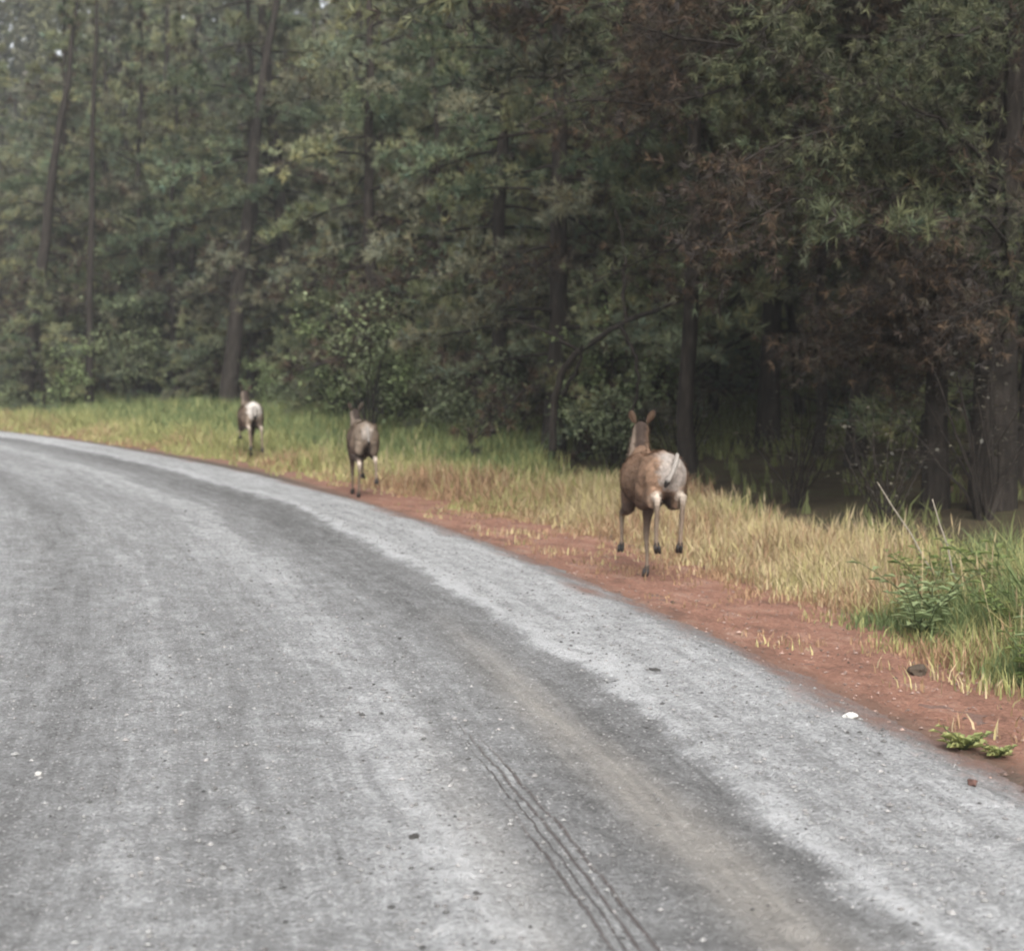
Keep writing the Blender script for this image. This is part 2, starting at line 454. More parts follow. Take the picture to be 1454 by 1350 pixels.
for nm, px, py, dims, col, lab in (
    ("stone", 1213, 1036, (.034, .022, .018), (.55, .54, .51), "white stone lying at the red edge of the gravel road"),
    ("dark_stone", 932, 968, (.05, .02, .012), (.05, .048, .046), "small dark flat stone in the pale gravel right of the tracks"),
    ("dirt_clod", 1390, 1137, (.03, .02, .018), (.10, .055, .045), "dark reddish clod on the road near the right edge of the view"),
    ("dark_stone", 585, 1231, (.018, .014, .012), (.04, .038, .036), "small dark stone on grey gravel left of the tyre prints"),
    ("stone", 45, 1133, (.018, .011, .008), (.42, .41, .39), "pale flat stone in the reddish patch at the left of the road"),
    ("dirt_clod", 1308, 955, (.07, .05, .035), (.06, .045, .032), "dark earth clod where the red dirt meets the grass")):
    x, y = road_pt(px, py); s, t = to_st([x], [y])
    z = max(float(road_z(s, t)[0]) if t[0] > .05 else -9, float(ground_h_st(s, t)[0]))
    rock(nm, x, y, z + dims[2] * .45, dims, col, lab, "stone" if 'stone' in nm else "dirt clod", int(px), rz=px)

# ------------------------------------------------------------------ tubes
def tube_np(P, rad, nseg=6):
    """P (k,3), rad (k,) -> V, F quads"""
    P = np.asarray(P, float); k = len(P)
    T = np.gradient(P, axis=0); T /= np.linalg.norm(T, axis=1)[:, None] + 1e-9
    up = np.array([0, 0, 1.0]) if abs(T[0, 2]) < .9 else np.array([1.0, 0, 0])
    A = np.cross(T, up); A /= np.linalg.norm(A, axis=1)[:, None] + 1e-9
    B = np.cross(T, A)
    th = np.arange(nseg) * 2 * np.pi / nseg
    V = P[:, None] + (A[:, None] * np.cos(th)[None, :, None] + B[:, None] * np.sin(th)[None, :, None]) * np.asarray(rad)[:, None, None]
    V = V.reshape(-1, 3)
    F = []
    for i in range(k - 1):
        for j in range(nseg):
            a = i * nseg + j; b = i * nseg + (j + 1) % nseg
            F.append((a, a + nseg, b + nseg, b))
    return V, np.array(F)

class Buf:
    def __init__(s): s.V = []; s.F = {3: [], 4: []}; s.C = []; s.n = 0; s.M = {3: [], 4: []}
    def add(s, V, F, c, mat=0):
        s.V.append(V); F = np.asarray(F); s.F[F.shape[1]].append(F + s.n)
        s.M[F.shape[1]].append(np.full(len(F), mat))
        c = np.asarray(c, float)
        s.C.append(np.broadcast_to(c, (len(V), 3)) if c.ndim == 1 else c); s.n += len(V)
    def mesh(s, name, mats, smooth=False):
        Fs = []; Ms = []
        for k in (3, 4):
            if s.F[k]: Fs.append(np.concatenate(s.F[k])); Ms.append(np.concatenate(s.M[k]))
        return np_mesh(name, np.concatenate(s.V), Fs, mats, cols=np.concatenate(s.C), fmat=np.concatenate(Ms), smooth=smooth)

# ------------------------------------------------------------------ foliage
def tufts(buf, C, D, L, col, K=12, width=.016, spread=.9, mat=0, r=rng, blunt=.25):
    """needle sprays: C centres (n,3), D directions, L length (n,), col (n,3)"""
    n = len(C)
    d = D[:, None] * 1.0 + spread * r.normal(size=(n, K, 3))
    d /= np.linalg.norm(d, axis=2)[..., None] + 1e-9
    ln = L[:, None] * (.6 + .6 * r.random((n, K)))
    tip = C[:, None] + d * ln[..., None]
    w = np.cross(d, r.normal(size=(n, K, 3))); w /= np.linalg.norm(w, axis=2)[..., None] + 1e-9
    w *= width * (.7 + .6 * r.random((n, K)))[..., None]
    mid = C[:, None] + d * (ln * .35)[..., None]
    V = np.stack([np.broadcast_to(C[:, None], mid.shape), mid + w / 2, tip, mid - w / 2], 2).reshape(-1, 3)
    i = np.arange(n * K)[:, None] * 4
    F = i + np.array([[0, 1, 2, 3]])
    cc = col[:, None] * (1 + .25 * (r.random((n, K, 1)) - .5))
    buf.add(V, F, np.repeat(cc.reshape(-1, 3), 4, 0), mat)

GREENS = np.array([(.122, .136, .076), (.150, .160, .092), (.094, .116, .070), (.176, .180, .100), (.110, .124, .080), (.138, .138, .094)])
BROWNS = np.array([(.098, .070, .053), (.125, .088, .058), (.080, .063, .052), (.066, .057, .052), (.090, .078, .058)])
WOODC = np.array((.040, .033, .029))
GREYW = np.array((.095, .080, .072))

def branch_curve(r, base, az, L, rise, droop, n=7, wob=.06):
    u = np.linspace(0, 1, n)
    ca, sa = math.cos(az), math.sin(az)
    P = np.zeros((n, 3)); side = np.cumsum(r.normal(size=n)) * wob * L / n ** .5
    P[:, 0] = ca * L * u - sa * side; P[:, 1] = sa * L * u + ca * side
    P[:, 2] = L * (rise * u - droop * u ** 2) + np.cumsum(r.normal(size=n)) * wob * .5 * L / n ** .5
    P -= P[0]
    return np.asarray(base) + P

def pine_meshes(seed, H=17., hb=1.0, Lmax=3.6, nb=54, dead=.1, brown=.06, rad=.2, lean=0., K=13, dens=1.0, tl=.19, nw=.027, clear=0., nlimb=10, shade=1.14):
    """returns trunk mesh, list of limb meshes, crown mesh (needles and their twigs)"""
    r = np.random.default_rng(seed)
    # trunk
    k = 14; u = np.linspace(0, 1, k)
    TP = np.zeros((k, 3)); TP[:, 2] = u * H - .3
    TP[:, 0] = np.cumsum(r.normal(size=k)) * .05 + lean * H * u
    TP[:, 1] = np.cumsum(r.normal(size=k)) * .05; TP[0, :2] = TP[1, :2] * .0
    rr = rad * (1 - .93 * u); rr[0] *= 1.35; rr[1] *= 1.02
    tV, tF = tube_np(TP, rr, 10)
    tb = Buf(); tb.add(tV, tF, WOODC); tm = tb.mesh("trunk", [M['bark']], True)
    limbs = []; crown = Buf()
    at = lambda z: np.array([np.interp(z, TP[:, 2], TP[:, 0]), np.interp(z, TP[:, 2], TP[:, 1]), z])
    zs = hb + (H - hb - .4) * (np.arange(nb) + r.random(nb)) / nb
    for i, z in enumerate(zs):
        q = (z - hb) / (H - hb)
        L = Lmax * (math.sin(math.pi * min(1, (q * .9 + .28))) ** .7) * (.65 + .5 * r.random()) * (1 - .55 * q)
        az = i * 2.4 + r.random() * .9
        if z < clear and abs((az + math.pi / 2 + math.pi) % (2 * math.pi) - math.pi) < 1.35: az += 2.9
        rise = -.05 + .45 * q + .15 * r.normal(); droop = .18 + .15 * r.random()
        P = branch_curve(r, at(z), az, L, rise, droop)
        is_dead = r.random() < (dead * 3 if q < .15 else dead)
        big = i % max(1, nb // nlimb) == 0 and len(limbs) < nlimb
        bV, bF = tube_np(P, np.linspace(.012 + .013 * L, .006, 7), 5)
        if big:
            lb = Buf(); lb.add(bV - P[0], bF, GREYW if is_dead else WOODC); limbs.append((lb.mesh("branch", [M['bark']], True), P[0]))
        else: crown.add(bV, bF, GREYW * (.6 + .6 * r.random()) if is_dead else WOODC, 1)
        nt_ = max(6, int(L * 9.5 * dens))
        uu = .18 + .82 * r.random(nt_) ** .8
        tw0 = np.stack([np.interp(uu, np.linspace(0, 1, 7), P[:, c]) for c in range(3)], 1)
        sg = np.where(r.random(nt_) < .5, -1, 1)
        aa = az + sg * (.5 + .7 * r.random(nt_))
        tl_ = L * .26 * (.5 + .8 * r.random(nt_)) * (1.15 - .5 * uu) + .12
        td = np.stack([np.cos(aa), np.sin(aa), .15 + .35 * r.normal(size=nt_)], 1)
        td /= np.linalg.norm(td, axis=1)[:, None]
        tw1 = tw0 + td * tl_[:, None]
        # twigs as thin 3-sided prisms
        pw = np.cross(td, [0, 0, 1]); pw /= np.linalg.norm(pw, axis=1)[:, None] + 1e-9
        w = .005
        V = np.stack([tw0 + pw * w, tw0 - pw * w, tw0 + np.array([0, 0, w * 1.6]), tw1], 1).reshape(-1, 3)
        Ft = (np.array([(0, 1, 3), (1, 2, 3), (2, 0, 3)])[None] + 4 * np.arange(nt_)[:, None, None]).reshape(-1, 3)
        crown.add(V, Ft, GREYW * .9 if is_dead else WOODC, 1)
        if is_dead:
            # bare grey side twigs
            for _ in range(2):
                v = r.random(nt_)[:, None]; a0 = tw0 * (1 - v) + tw1 * v
                a1 = a0 + (td + .9 * r.normal(size=td.shape)) * .22
                V = np.stack([a0 + pw * .004, a0 - pw * .004, a1], 1).reshape(-1, 3)
                crown.add(V, np.arange(len(V)).reshape(-1, 3), GREYW, 1)
            if r.random() < .5: continue
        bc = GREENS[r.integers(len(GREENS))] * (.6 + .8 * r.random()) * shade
        isb = r.random() < brown * (2.2 if q < .3 else .6)
        per = 3
        C = []; D = []; c = []
        for kq in range(per):
            v = (.35 + .65 * (kq + r.random(nt_)) / per)[:, None]
            C.append(tw0 * (1 - v) + tw1 * v); D.append(td + np.array([0, 0, .25]))
        C.append(tw1); D.append(td + np.array([0, 0, .2]))
        C = np.concatenate(C); D = np.concatenate(D)
        if is_dead:
            m = r.random(len(C)) < .25; C, D = C[m], D[m]
        cc = bc[None] * (.85 + .3 * r.random((len(C), 1))) * (1 + .10 * r.normal(size=(len(C), 1)) * np.array([1, .4, -.3]))
        br = r.random(len(C)) < (.85 if (isb or is_dead) else .05)
        cc[br] = BROWNS[r.integers(len(BROWNS), size=br.sum())] * (.5 + .5 * r.random((br.sum(), 1)))
        # fresh bright growth at the tips
        fr = r.random(len(C)) < .06; cc[fr] = cc[fr] * 1.25
        tufts(crown, C, D, tl * (.8 + .4 * r.random(len(C))), np.clip(cc, .01, .5), K=K, width=nw, r=r)
    cm = crown.mesh("crown", [M['needle'], M['bark']])
    return tm, limbs, cm

PR = {}
PR['A'] = pine_meshes(11, H=17, hb=.9, Lmax=3.4, nb=60, rad=.22)
PR['G'] = pine_meshes(18, H=17, hb=3.0, Lmax=2.2, nb=44, rad=.27, brown=.08, clear=13, dead=.2)
PR['B'] = pine_meshes(12, H=15, hb=1.6, Lmax=3.0, nb=50, rad=.17, brown=.12)
PR['C'] = pine_meshes(13, H=12, hb=.5, Lmax=2.6, nb=48, rad=.12, brown=.05)
PR['D'] = pine_meshes(14, H=16, hb=3.4, Lmax=4.2, nb=50, rad=.15, brown=.18, dead=.16, nw=.017, K=18, shade=.72)  # D, H and E: gloom of the hollow put into the needle colour
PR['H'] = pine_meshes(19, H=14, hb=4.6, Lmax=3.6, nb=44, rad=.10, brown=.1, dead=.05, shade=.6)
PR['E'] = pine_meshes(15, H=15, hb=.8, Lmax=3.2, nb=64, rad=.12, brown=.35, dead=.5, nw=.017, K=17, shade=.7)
PR['F'] = pine_meshes(16, H=6, hb=.25, Lmax=1.7, nb=40, rad=.06, brown=.03, nlimb=4)

def pine(key, x, y, rz, sc, label, group=None, name="pine_tree", lean=(0, 0), sz=None, parts=True):
    tm, limbs, cm = PR[key]
    root = empty(name, (x, y, gh(x, y)))
    root.rotation_euler = (lean[1], lean[0], rz); root.scale = (sc, sc, sz or sc)
    tag(root, label, "tree", group)
    tr = mesh_obj("trunk", tm, root)
    for lm, p in limbs:
        b = mesh_obj("branch", lm, tr); b.location = p
    mesh_obj("crown", cm, root)
    return root

# trees one can tell apart, front of the wood   (key, x, y, rz, scale, lean, label)
def at_px(px, d): return ((px - 727) / 2400 * d, d)
FRONT = [
 ('G', *at_px(325, 47.5), 0, 1.0, (.10, 0), "tall pine with thick dark trunk leaning right behind the farthest deer"),
 ('G', *at_px(35, 51.5), 0, .9, (.12, 0), "pine with leaning dark trunk nearest the left side of the view"),
 ('B', *at_px(78, 56), 5.3, 1.05, (.09, 0), "thinner pine with leaning trunk just right of the leftmost dark trunk"),
 ('G', *at_px(128, 51), .1, .5, (.02, 0), "slim pine with thin straight trunk left of the bend's tallest trunk"),
 ('B', *at_px(190, 55), .4, .95, (.03, 0), "pine with low green branches between the two darkest leaning trunks"),
 ('C', *at_px(250, 53), 4.4, 1.1, (0, 0), "bushy pine just left of the thick leaning trunk"),
 ('C', *at_px(490, 49), 5.9, 1.1, (.02, 0), "bushy pine directly right of the thick leaning trunk"),
 ('B', *at_px(545, 37), 2.9, 1.0, (.02, 0), "pine rising behind the middle deer with dark stump-like base"),
 ('C', *at_px(622, 36), 1.9, 1.0, (0, .02), "slim pine right of the middle deer among pale leafy shrubs"),
 ('B', *at_px(705, 31), 4.1, .95, (-.02, 0), "pine with brown-tinged low branches in the middle of the wood edge"),
 ('A', *at_px(785, 27.5), 5.1, .85, (.02, 0), "pine with grey-brown trunk left of the nearest deer"),
 ('H', *at_px(985, 21.5), .9, 1.15, (.0, 0), "pine with dark trunk at the left side of the shady hollow"),
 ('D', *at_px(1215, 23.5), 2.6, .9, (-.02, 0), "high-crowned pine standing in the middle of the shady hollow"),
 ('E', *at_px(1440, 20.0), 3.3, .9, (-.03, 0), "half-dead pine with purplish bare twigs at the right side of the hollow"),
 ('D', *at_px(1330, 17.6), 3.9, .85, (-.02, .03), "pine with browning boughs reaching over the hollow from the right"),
]
for kx, x, y, rz, sc, ln, lab in FRONT:
    pine(kx, x, y, rz, sc, lab, lean=ln, sz=1.0 if sc == .5 else None)
# slim young trees that fill the space in the second and third row
r2 = np.random.default_rng(5)
rows = 0
BACKP = []
for row, (u, sp) in enumerate(((8.3, 3.0), (11.2, 2.9), (14.5, 3.1), (18.5, 3.8), (23, 4.4), (28, 5.0))):
    for s in np.arange(2, 78 - u * .3, sp):
        ss = s + r2.normal() * .8; uu = u + r2.normal() * 1.0
        if row == 0 and ss > 26: uu += 1.3
        x, y = road_xy(ss, -uu); x = float(x); y = float(y)
        if y < 14: continue
        ang = x / y
        if ang < -.42 or ang > .42: continue
        px = 727 + 2400 * ang
        if any(-130 < px - hp < 175 and y < hd_ for hp, hd_ in ((325, 48), (35, 52), (128, 51))): continue   # the thick leaning trunks stand free
        k = 'ABCABD'[r2.integers(6)]
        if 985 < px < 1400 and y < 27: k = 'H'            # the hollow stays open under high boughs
        if y >= 27 and 950 < px < 1420: k = 'C' if r2.random() < .6 else 'B'
        pine(k, x, y, r2.random() * 6.28, .85 + .35 * r2.random(),
             "%s pine %s, %s" % ({'A': 'full', 'B': 'loose', 'C': 'bushy', 'D': 'high-crowned', 'H': 'bare-trunked'}[k],
                 ('first behind the edge', 'in second row', 'in third row', 'in fourth row', 'deep in', 'deepest in')[row],
                 'left of the thick leaning trunk' if px < 325 else 'above the farther two deer' if px < 560 else 'between middle and nearest deer' if px < 880 else 'by the shady hollow'),
             "pines crowded in the wood behind its edge",
             lean=(.06 * r2.normal(), .03 * r2.normal()))
        rows += 1
# small young pines at the edge
for j, (px, d, sc, lab) in enumerate((
    (470, 40, .85, "young pine standing at the wood edge left of the middle deer"),
    (660, 33.5, .8, "young bright pine between the middle and the nearest deer"),
    (880, 27, .7, "young pine just behind the nearest deer's head"),
    (60, 50.5, .8, "young pine in front of the leftmost leaning trunks"),
    (265, 48.5, .6, "young pine under the thick leaning trunk"))):
    x, y = at_px(px, d); pine('F', x, y, j * 1.7, sc, lab, "young pines along the grass", name="young_pine")

# far wood: reads as one mass on the rising slope
def far_forest():
    buf = Buf(); r = np.random.default_rng(99)
    pts = []
    for u, sp in ((33, 4.2), (38, 5), (43, 4.8), (49, 5.5), (56, 5.5), (68, 6.5), (84, 7)):
        for s in np.arange(-15, 118, sp):
            x, y = road_xy(s + r.normal(), -(u + 2 * r.normal())); x = float(x); y = float(y)
            if y < 10 or abs(x / y) > .62: continue
            pts.append((x, y, 24 + 7 * r.random()))
    hz = ground_h([p[0] for p in pts], [p[1] for p in pts])
    for (x, y, H), h in zip(pts, hz):
        base = np.array([x, y, h])
        V, F = tube_np(base + np.array([[0, 0, -.3], [0, 0, H * .5], [0, 0, H]]), [.2, .12, .02], 5)
        buf.add(V, F, WOODC, 1)
        n = 330
        q = r.random(n) ** .65; a = r.random(n) * 6.283
        Rr = 3.8 * (1 - q) ** .5 * (.35 + .65 * r.random(n) ** .5) + .2
        C = base + np.stack([np.cos(a) * Rr, np.sin(a) * Rr, .8 + q * (H - 1)], 1)
        D = np.stack([np.cos(a), np.sin(a), .2 + 0 * a], 1)
        bc = GREENS[r.integers(len(GREENS))] * (.8 + .5 * r.random())
        cc = bc * (.7 + .6 * r.random((n, 1)))
        tufts(buf, C, D, .5 + .3 * r.random(n), cc, K=9, width=.25, r=r)
    return mesh_obj("distant_forest", buf.mesh("distant_forest", [M['needle'], M['bark']]))
tag(far_forest(), "dense dark pine wood rising on the slope behind", kind='stuff')

# ------------------------------------------------------------------ broadleaf shrubs and saplings
def leaf_quads(buf, C, size, col, r, mat=0, flat=.5):
    n = len(C)
    d = r.normal(size=(n, 3)); d[:, 2] *= flat; d /= np.linalg.norm(d, axis=1)[:, None]
    nrm = r.normal(size=(n, 3)); nrm[:, 2] += 1.2
    w = np.cross(d, nrm); w /= np.linalg.norm(w, axis=1)[:, None] + 1e-9
    s = size[:, None] if hasattr(size, '__len__') else size
    V = np.stack([C, C + d * s * .5 + w * s * .32, C + d * s, C + d * s * .5 - w * s * .32], 1).reshape(-1, 3)
    V[1::4, 2] += .1 * (size if not hasattr(size, '__len__') else size.mean())
    F = np.arange(n)[:, None] * 4 + np.array([[0, 1, 2, 3]])
    buf.add(V, F, np.repeat(col, 4, 0), mat)

def shrub_meshes(seed, H, W, n_stem, n_leaf, leaf, colA, colB):
    r = np.random.default_rng(seed); st = Buf(); fo = Buf()
    for i in range(n_stem):
        az = i * 2.4 + r.random(); sp = W * (.2 + .8 * r.random()); h = H * (.6 + .4 * r.random())
        u = np.linspace(0, 1, 6)
        P = np.stack([np.cos(az) * sp * u ** 1.3, np.sin(az) * sp * u ** 1.3, h * u], 1) + np.cumsum(r.normal(size=(6, 3)) * .03 * H ** .5, 0)
        P[0] = (0.05 * math.cos(az), .05 * math.sin(az), -.05)
        V, F = tube_np(P, np.linspace(.006 + .006 * H, .003, 6), 5); st.add(V, F, WOODC * 1.2)
        m = n_leaf // n_stem
        # side twigs carry flat layers of leaves
        ntw = 9; tv = .3 + .7 * r.random(ntw)
        b0 = np.stack([np.interp(tv, u, P[:, c]) for c in range(3)], 1)
        ta = r.random(ntw) * 6.283; tl = .22 * H ** .6 * (.5 + r.random(ntw))
        b1 = b0 + np.stack([np.cos(ta) * tl, np.sin(ta) * tl, .12 * tl], 1)
        for q in range(ntw):
            V, F = tube_np(np.stack([b0[q], b1[q]]), [.004, .002], 3); st.add(V, F, WOODC)
        k = r.integers(ntw, size=m); v = r.random(m)[:, None]
        C = b0[k] * (1 - v) + b1[k] * v + r.normal(size=(m, 3)) * .05 * H ** .5
        c = np.array(colA) * (1 - r.random((m, 1))) + np.array(colB) * r.random((m, 1))
        leaf_quads(fo, C, leaf * (.6 + .8 * r.random(m)), c, r)
    return st.mesh("stem", [M['bark']], True), fo.mesh("foliage", [M['leaf']])
SH = {
 'bright': shrub_meshes(31, 2.6, 1.2, 9, 1700, .10, (.14, .19, .08), (.23, .27, .13)),
 'dull': shrub_meshes(32, 1.6, 1.0, 10, 1500, .08, (.11, .14, .075), (.18, .20, .115)),
 'tall': shrub_meshes(33, 4.6, 1.5, 8, 1500, .105, (.13, .165, .085), (.215, .24, .13)),
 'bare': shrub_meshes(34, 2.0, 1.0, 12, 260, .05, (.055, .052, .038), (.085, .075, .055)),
}
def shrub(key, px, d, sc, label, group=None, rz=0, name="shrub"):
    x, y = at_px(px, d)
    root = empty(name, (x, y, gh(x, y)), rz); root.scale = (sc, sc, sc)
    tag(root, label, "shrub" if name == "shrub" else "tree", group)
    mesh_obj("stem", SH[key][0], root); mesh_obj("foliage", SH[key][1], root)
    return root
for j, a in enumerate((
 ('tall', 525, 34.0, .85, "leafy light green sapling rising behind the middle deer", None, .3, "sapling"),
 ('bright', 490, 38, 1.0, "bright green shrub left of the middle deer at the wood edge", None, 1.0),
 ('bright', 572, 34.5, .9, "bright green shrub just right of the middle deer", None, 2.0),
 ('tall', 190, 52, .95, "pale-leaved sapling between the leaning trunks at the left", None, 2.3, "sapling"),
 ('dull', 640, 31.5, 1.0, "grey-green shrub right of the bright shrubs by the middle deer", None, .5),
 ('dull', 715, 29.5, 1.0, "grey-green shrub left of the grey-brown trunk", None, 2.2),
 ('bright', 820, 27.3, .8, "yellow-green shrub under the crooked limbs", None, 4.0),
 ('dull', 870, 25.5, .9, "grey-green shrub left of the nearest deer's neck", None, 3.2),
 ('bright', 905, 27.5, 1.05, "light shrub showing through behind the nearest deer", None, 5.1),
 ('bare', 965, 22.8, .8, "thin twiggy shrub directly right of the nearest deer at the hollow", None, 1.2),
 ('bright', 385, 46, .6, "green shrub right of the thick leaning trunk", None, .9),
 ('dull', 420, 42.5, .9, "low green shrub between the farthest and middle deer", None, 3.6),
 ('bright', 90, 50, .9, "green shrub under the leftmost pines", None, 4.6),
 ('dull', 15, 50.5, 1.0, "dull green shrub at the far left in front of the pines", None, 2.6),
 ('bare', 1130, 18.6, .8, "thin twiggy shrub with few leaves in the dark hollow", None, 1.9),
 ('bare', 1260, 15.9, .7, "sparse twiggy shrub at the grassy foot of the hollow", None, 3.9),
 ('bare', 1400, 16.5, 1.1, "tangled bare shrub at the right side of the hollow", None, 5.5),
)): shrub(*a)

# crooked bare tree left of the hollow, and limbs over it
def crooked_tree():
    x, y = at_px(790, 24.0); z = gh(x, y)
    def w(px, py, d): return np.array([(px - 727) / 2400 * d - x, d - y, CAM_H - (py - 522) / 2400 * d - z])
    root = empty("crooked_tree", (x, y, z)); tag(root, "bare crooked tree with dark twisting limbs left of the hollow", "tree")
    def limb(name, pts, r0, r1, parent):
        pts = np.array(pts); u = np.linspace(0, 1, len(pts)); uu = np.linspace(0, 1, len(pts) * 4)
        P = np.stack([np.interp(uu, u, pts[:, c]) for c in range(3)], 1)
        for _ in range(3): P[1:-1] = (P[:-2] + 2 * P[1:-1] + P[2:]) / 4
        P[1:-1] += np.random.default_rng(len(pts)).normal(size=P[1:-1].shape) * .012
        V, F = tube_np(P, np.linspace(r0, r1, len(P)), 7); b = Buf(); b.add(V, F, WOODC)
        return mesh_obj(name, b.mesh(name, [M['bark']], True), parent)
    tr = limb("trunk", [w(785, 640, 24), w(787, 560, 24), w(805, 510, 23.9), w(850, 480, 23.8), w(900, 452, 23.6), w(960, 430, 23.2), w(1010, 400, 22.8)], .06, .025, root)
    limb("branch", [w(798, 560, 23.9), w(822, 520, 23.6), w(826, 490, 23.4)], .03, .02, tr)
    limb("branch", [w(880, 462, 23.7), w(900, 500, 23.5), w(908, 545, 23.4), w(896, 590, 23.3)], .035, .02, tr)
    limb("branch", [w(890, 455, 23.7), w(882, 420, 23.8), w(888, 360, 24), w(872, 300, 24.2)], .04, .015, tr)
    limb("branch", [w(820, 500, 23.9), w(780, 470, 24), w(720, 455, 24.2)], .03, .012, tr)
    limb("branch", [w(960, 430, 23.2), w(985, 370, 23), w(1030, 330, 22.9)], .025, .01, tr)
crooked_tree()

def big_limb_tree():
    """near pine whose long dark limbs hang across the upper right"""
    x, y = 4.9, 17.2; z = gh(x, y)
    root = empty("overhanging_pine", (x, y, z)); tag(root, "near pine at upper right with long curved limbs and browning needles", "tree")
    r = np.random.default_rng(77)
    TP = np.array([[0, 0, -.3], [.05, .1, 2], [.1, .1, 4.5], [.05, .2, 8], [0, .1, 13]])
    V, F = tube_np(TP, [.26, .2, .17, .11, .03], 10); b = Buf(); b.add(V, F, WOODC); tr = mesh_obj("trunk", b.mesh("trunk", [M['bark']], True), root)
    crown = Buf()
    def w(px, py, d): return np.array([(px - 727) / 2400 * d - x, d - y, CAM_H - (py - 522) / 2400 * d - z])
    specs = [([np.array([.1, .1, 3.2]), w(1300, 60, 17.0), w(1180, 60, 16.6), w(1090, 78, 16.3), w(960, 62, 16.0), w(850, 32, 16.0)], .035, .4),
             ([np.array([.1, .1, 3.0]), w(1280, 100, 17.2), w(1110, 85, 16.8), w(1075, 115, 16.6), w(1000, 140, 16.4), w(900, 155, 16.3), w(795, 147, 16.4)], .032, .5),
             ([np.array([.1, .1, 2.6]), w(1340, 170, 16.9), w(1250, 200, 16.4), w(1150, 225, 16.2), w(1060, 262, 16.2), w(960, 290, 16.3)], .03, .8),
             ([np.array([.1, .1, 3.6]), w(1420, 20, 15.9), w(1360, 60, 15.2), w(1290, 60, 14.8)], .025, .1),
             ([np.array([.1, .1, 2.4]), w(1420, 250, 16.2), w(1330, 180, 15.8), w(1240, 130, 15.6), w(1150, 110, 15.6)], .028, .6),
             ([np.array([.1, .1, 2.2]), w(1400, 330, 16.6), w(1300, 300, 16.3), w(1200, 330, 16.2), w(1120, 370, 16.3)], .025, 1.0),
             ([np.array([.1, .1, 2.0]), w(1430, 350, 16.0), w(1380, 300, 15.6), w(1330, 330, 15.4), w(1290, 390, 15.4)], .022, 1.0),
             ([np.array([.05, .1, 4.2]), w(1350, -60, 17.5), w(1200, -30, 17.3), w(1080, 10, 17.2), w(980, 20, 17.3)], .03, .15),
             ([np.array([.05, .1, 4.6]), w(1300, -90, 16.0), w(1180, -40, 15.2), w(1100, 30, 14.8), w(1040, 90, 14.7)], .03, .15),
             ([np.array([.05, .1, 1.6]), w(1440, 420, 16.4), w(1390, 430, 15.9), w(1340, 470, 15.6)], .02, 1.0)]
    for _ in range(26):
        z0 = 1.6 + 4.2 * r.random(); a = R(180) + R(75) * (r.random() - .5) + R(12); L = 2.2 + 2.6 * r.random()
        p0 = np.array([.1, .1, z0]); pts_ = [p0]
        for q in (.35, .7, 1.0): pts_.append(p0 + np.array([math.cos(a) * L * q, math.sin(a) * L * q, L * (.12 * q - .30 * q * q) + .05 * r.normal()]))
        if z0 < 3.0: pts_ = [p0 + (q - p0) * .45 for q in pts_]
        specs.append((pts_, .022, .9 if z0 < 3 else .45))
    for pts, r0, brown in specs:
        pts = np.array(pts); u = np.linspace(0, 1, len(pts)); uu = np.linspace(0, 1, 26)
        P = np.stack([np.interp(uu, u, pts[:, c]) for c in range(3)], 1)
        for _ in range(2): P[1:-1] = (P[:-2] + 2 * P[1:-1] + P[2:]) / 4
        P[1:-1] += r.normal(size=P[1:-1].shape) * .012
        V, F = tube_np(P, np.linspace(r0, .008, 26), 6); b = Buf(); b.add(V, F, WOODC)
        mesh_obj("branch", b.mesh("branch", [M['bark']], True), tr)
        n = 95; k = 4 + (r.random(n) * 21).astype(int); k = np.minimum(k, 25)
        b0 = P[k]; T = np.gradient(P, axis=0)[k]; T /= np.linalg.norm(T, axis=1)[:, None]
        d = T * .5 + r.normal(size=(n, 3)) * .7; d[:, 2] -= .15; d /= np.linalg.norm(d, axis=1)[:, None]
        b1 = b0 + d * (.25 + .5 * r.random(n))[:, None]
        pw = np.cross(d, [0, 0, 1.]); pw /= np.linalg.norm(pw, axis=1)[:, None] + 1e-9
        V = np.stack([b0 + pw * .005, b0 - pw * .005, b0 + [0, 0, .008], b1], 1).reshape(-1, 3)
        Ft = (np.array([(0, 1, 3), (1, 2, 3), (2, 0, 3)])[None] + 4 * np.arange(n)[:, None, None]).reshape(-1, 3)
        crown.add(V, Ft, WOODC, 1)
        for q in range(3):
            v = (.4 + .6 * (q + r.random(n)) / 3)[:, None]; C = b0 * (1 - v) + b1 * v
            c = GREENS[r.integers(len(GREENS), size=n)] * (.45 + .4 * r.random((n, 1)))  # needle colour darkened so boughs over the hollow look shaded
            clump = vnoise(C[:, 0] * 1.4 + 50, C[:, 2] * 1.4 + 50)
            br = clump < .25 + .38 * brown
            c[br] = BROWNS[r.integers(len(BROWNS), size=br.sum())] * (.5 + .5 * r.random((br.sum(), 1)))
            keep = r.random(n) < (.55 if brown > .9 else 1)
            tufts(crown, C[keep], d[keep] + [0, 0, -.1], .105 * (.8 + .4 * r.random(keep.sum())), c[keep], K=15, width=.010, r=r)
    mesh_obj("crown", crown.mesh("crown", [M['needle'], M['bark']]), root)
big_limb_tree()

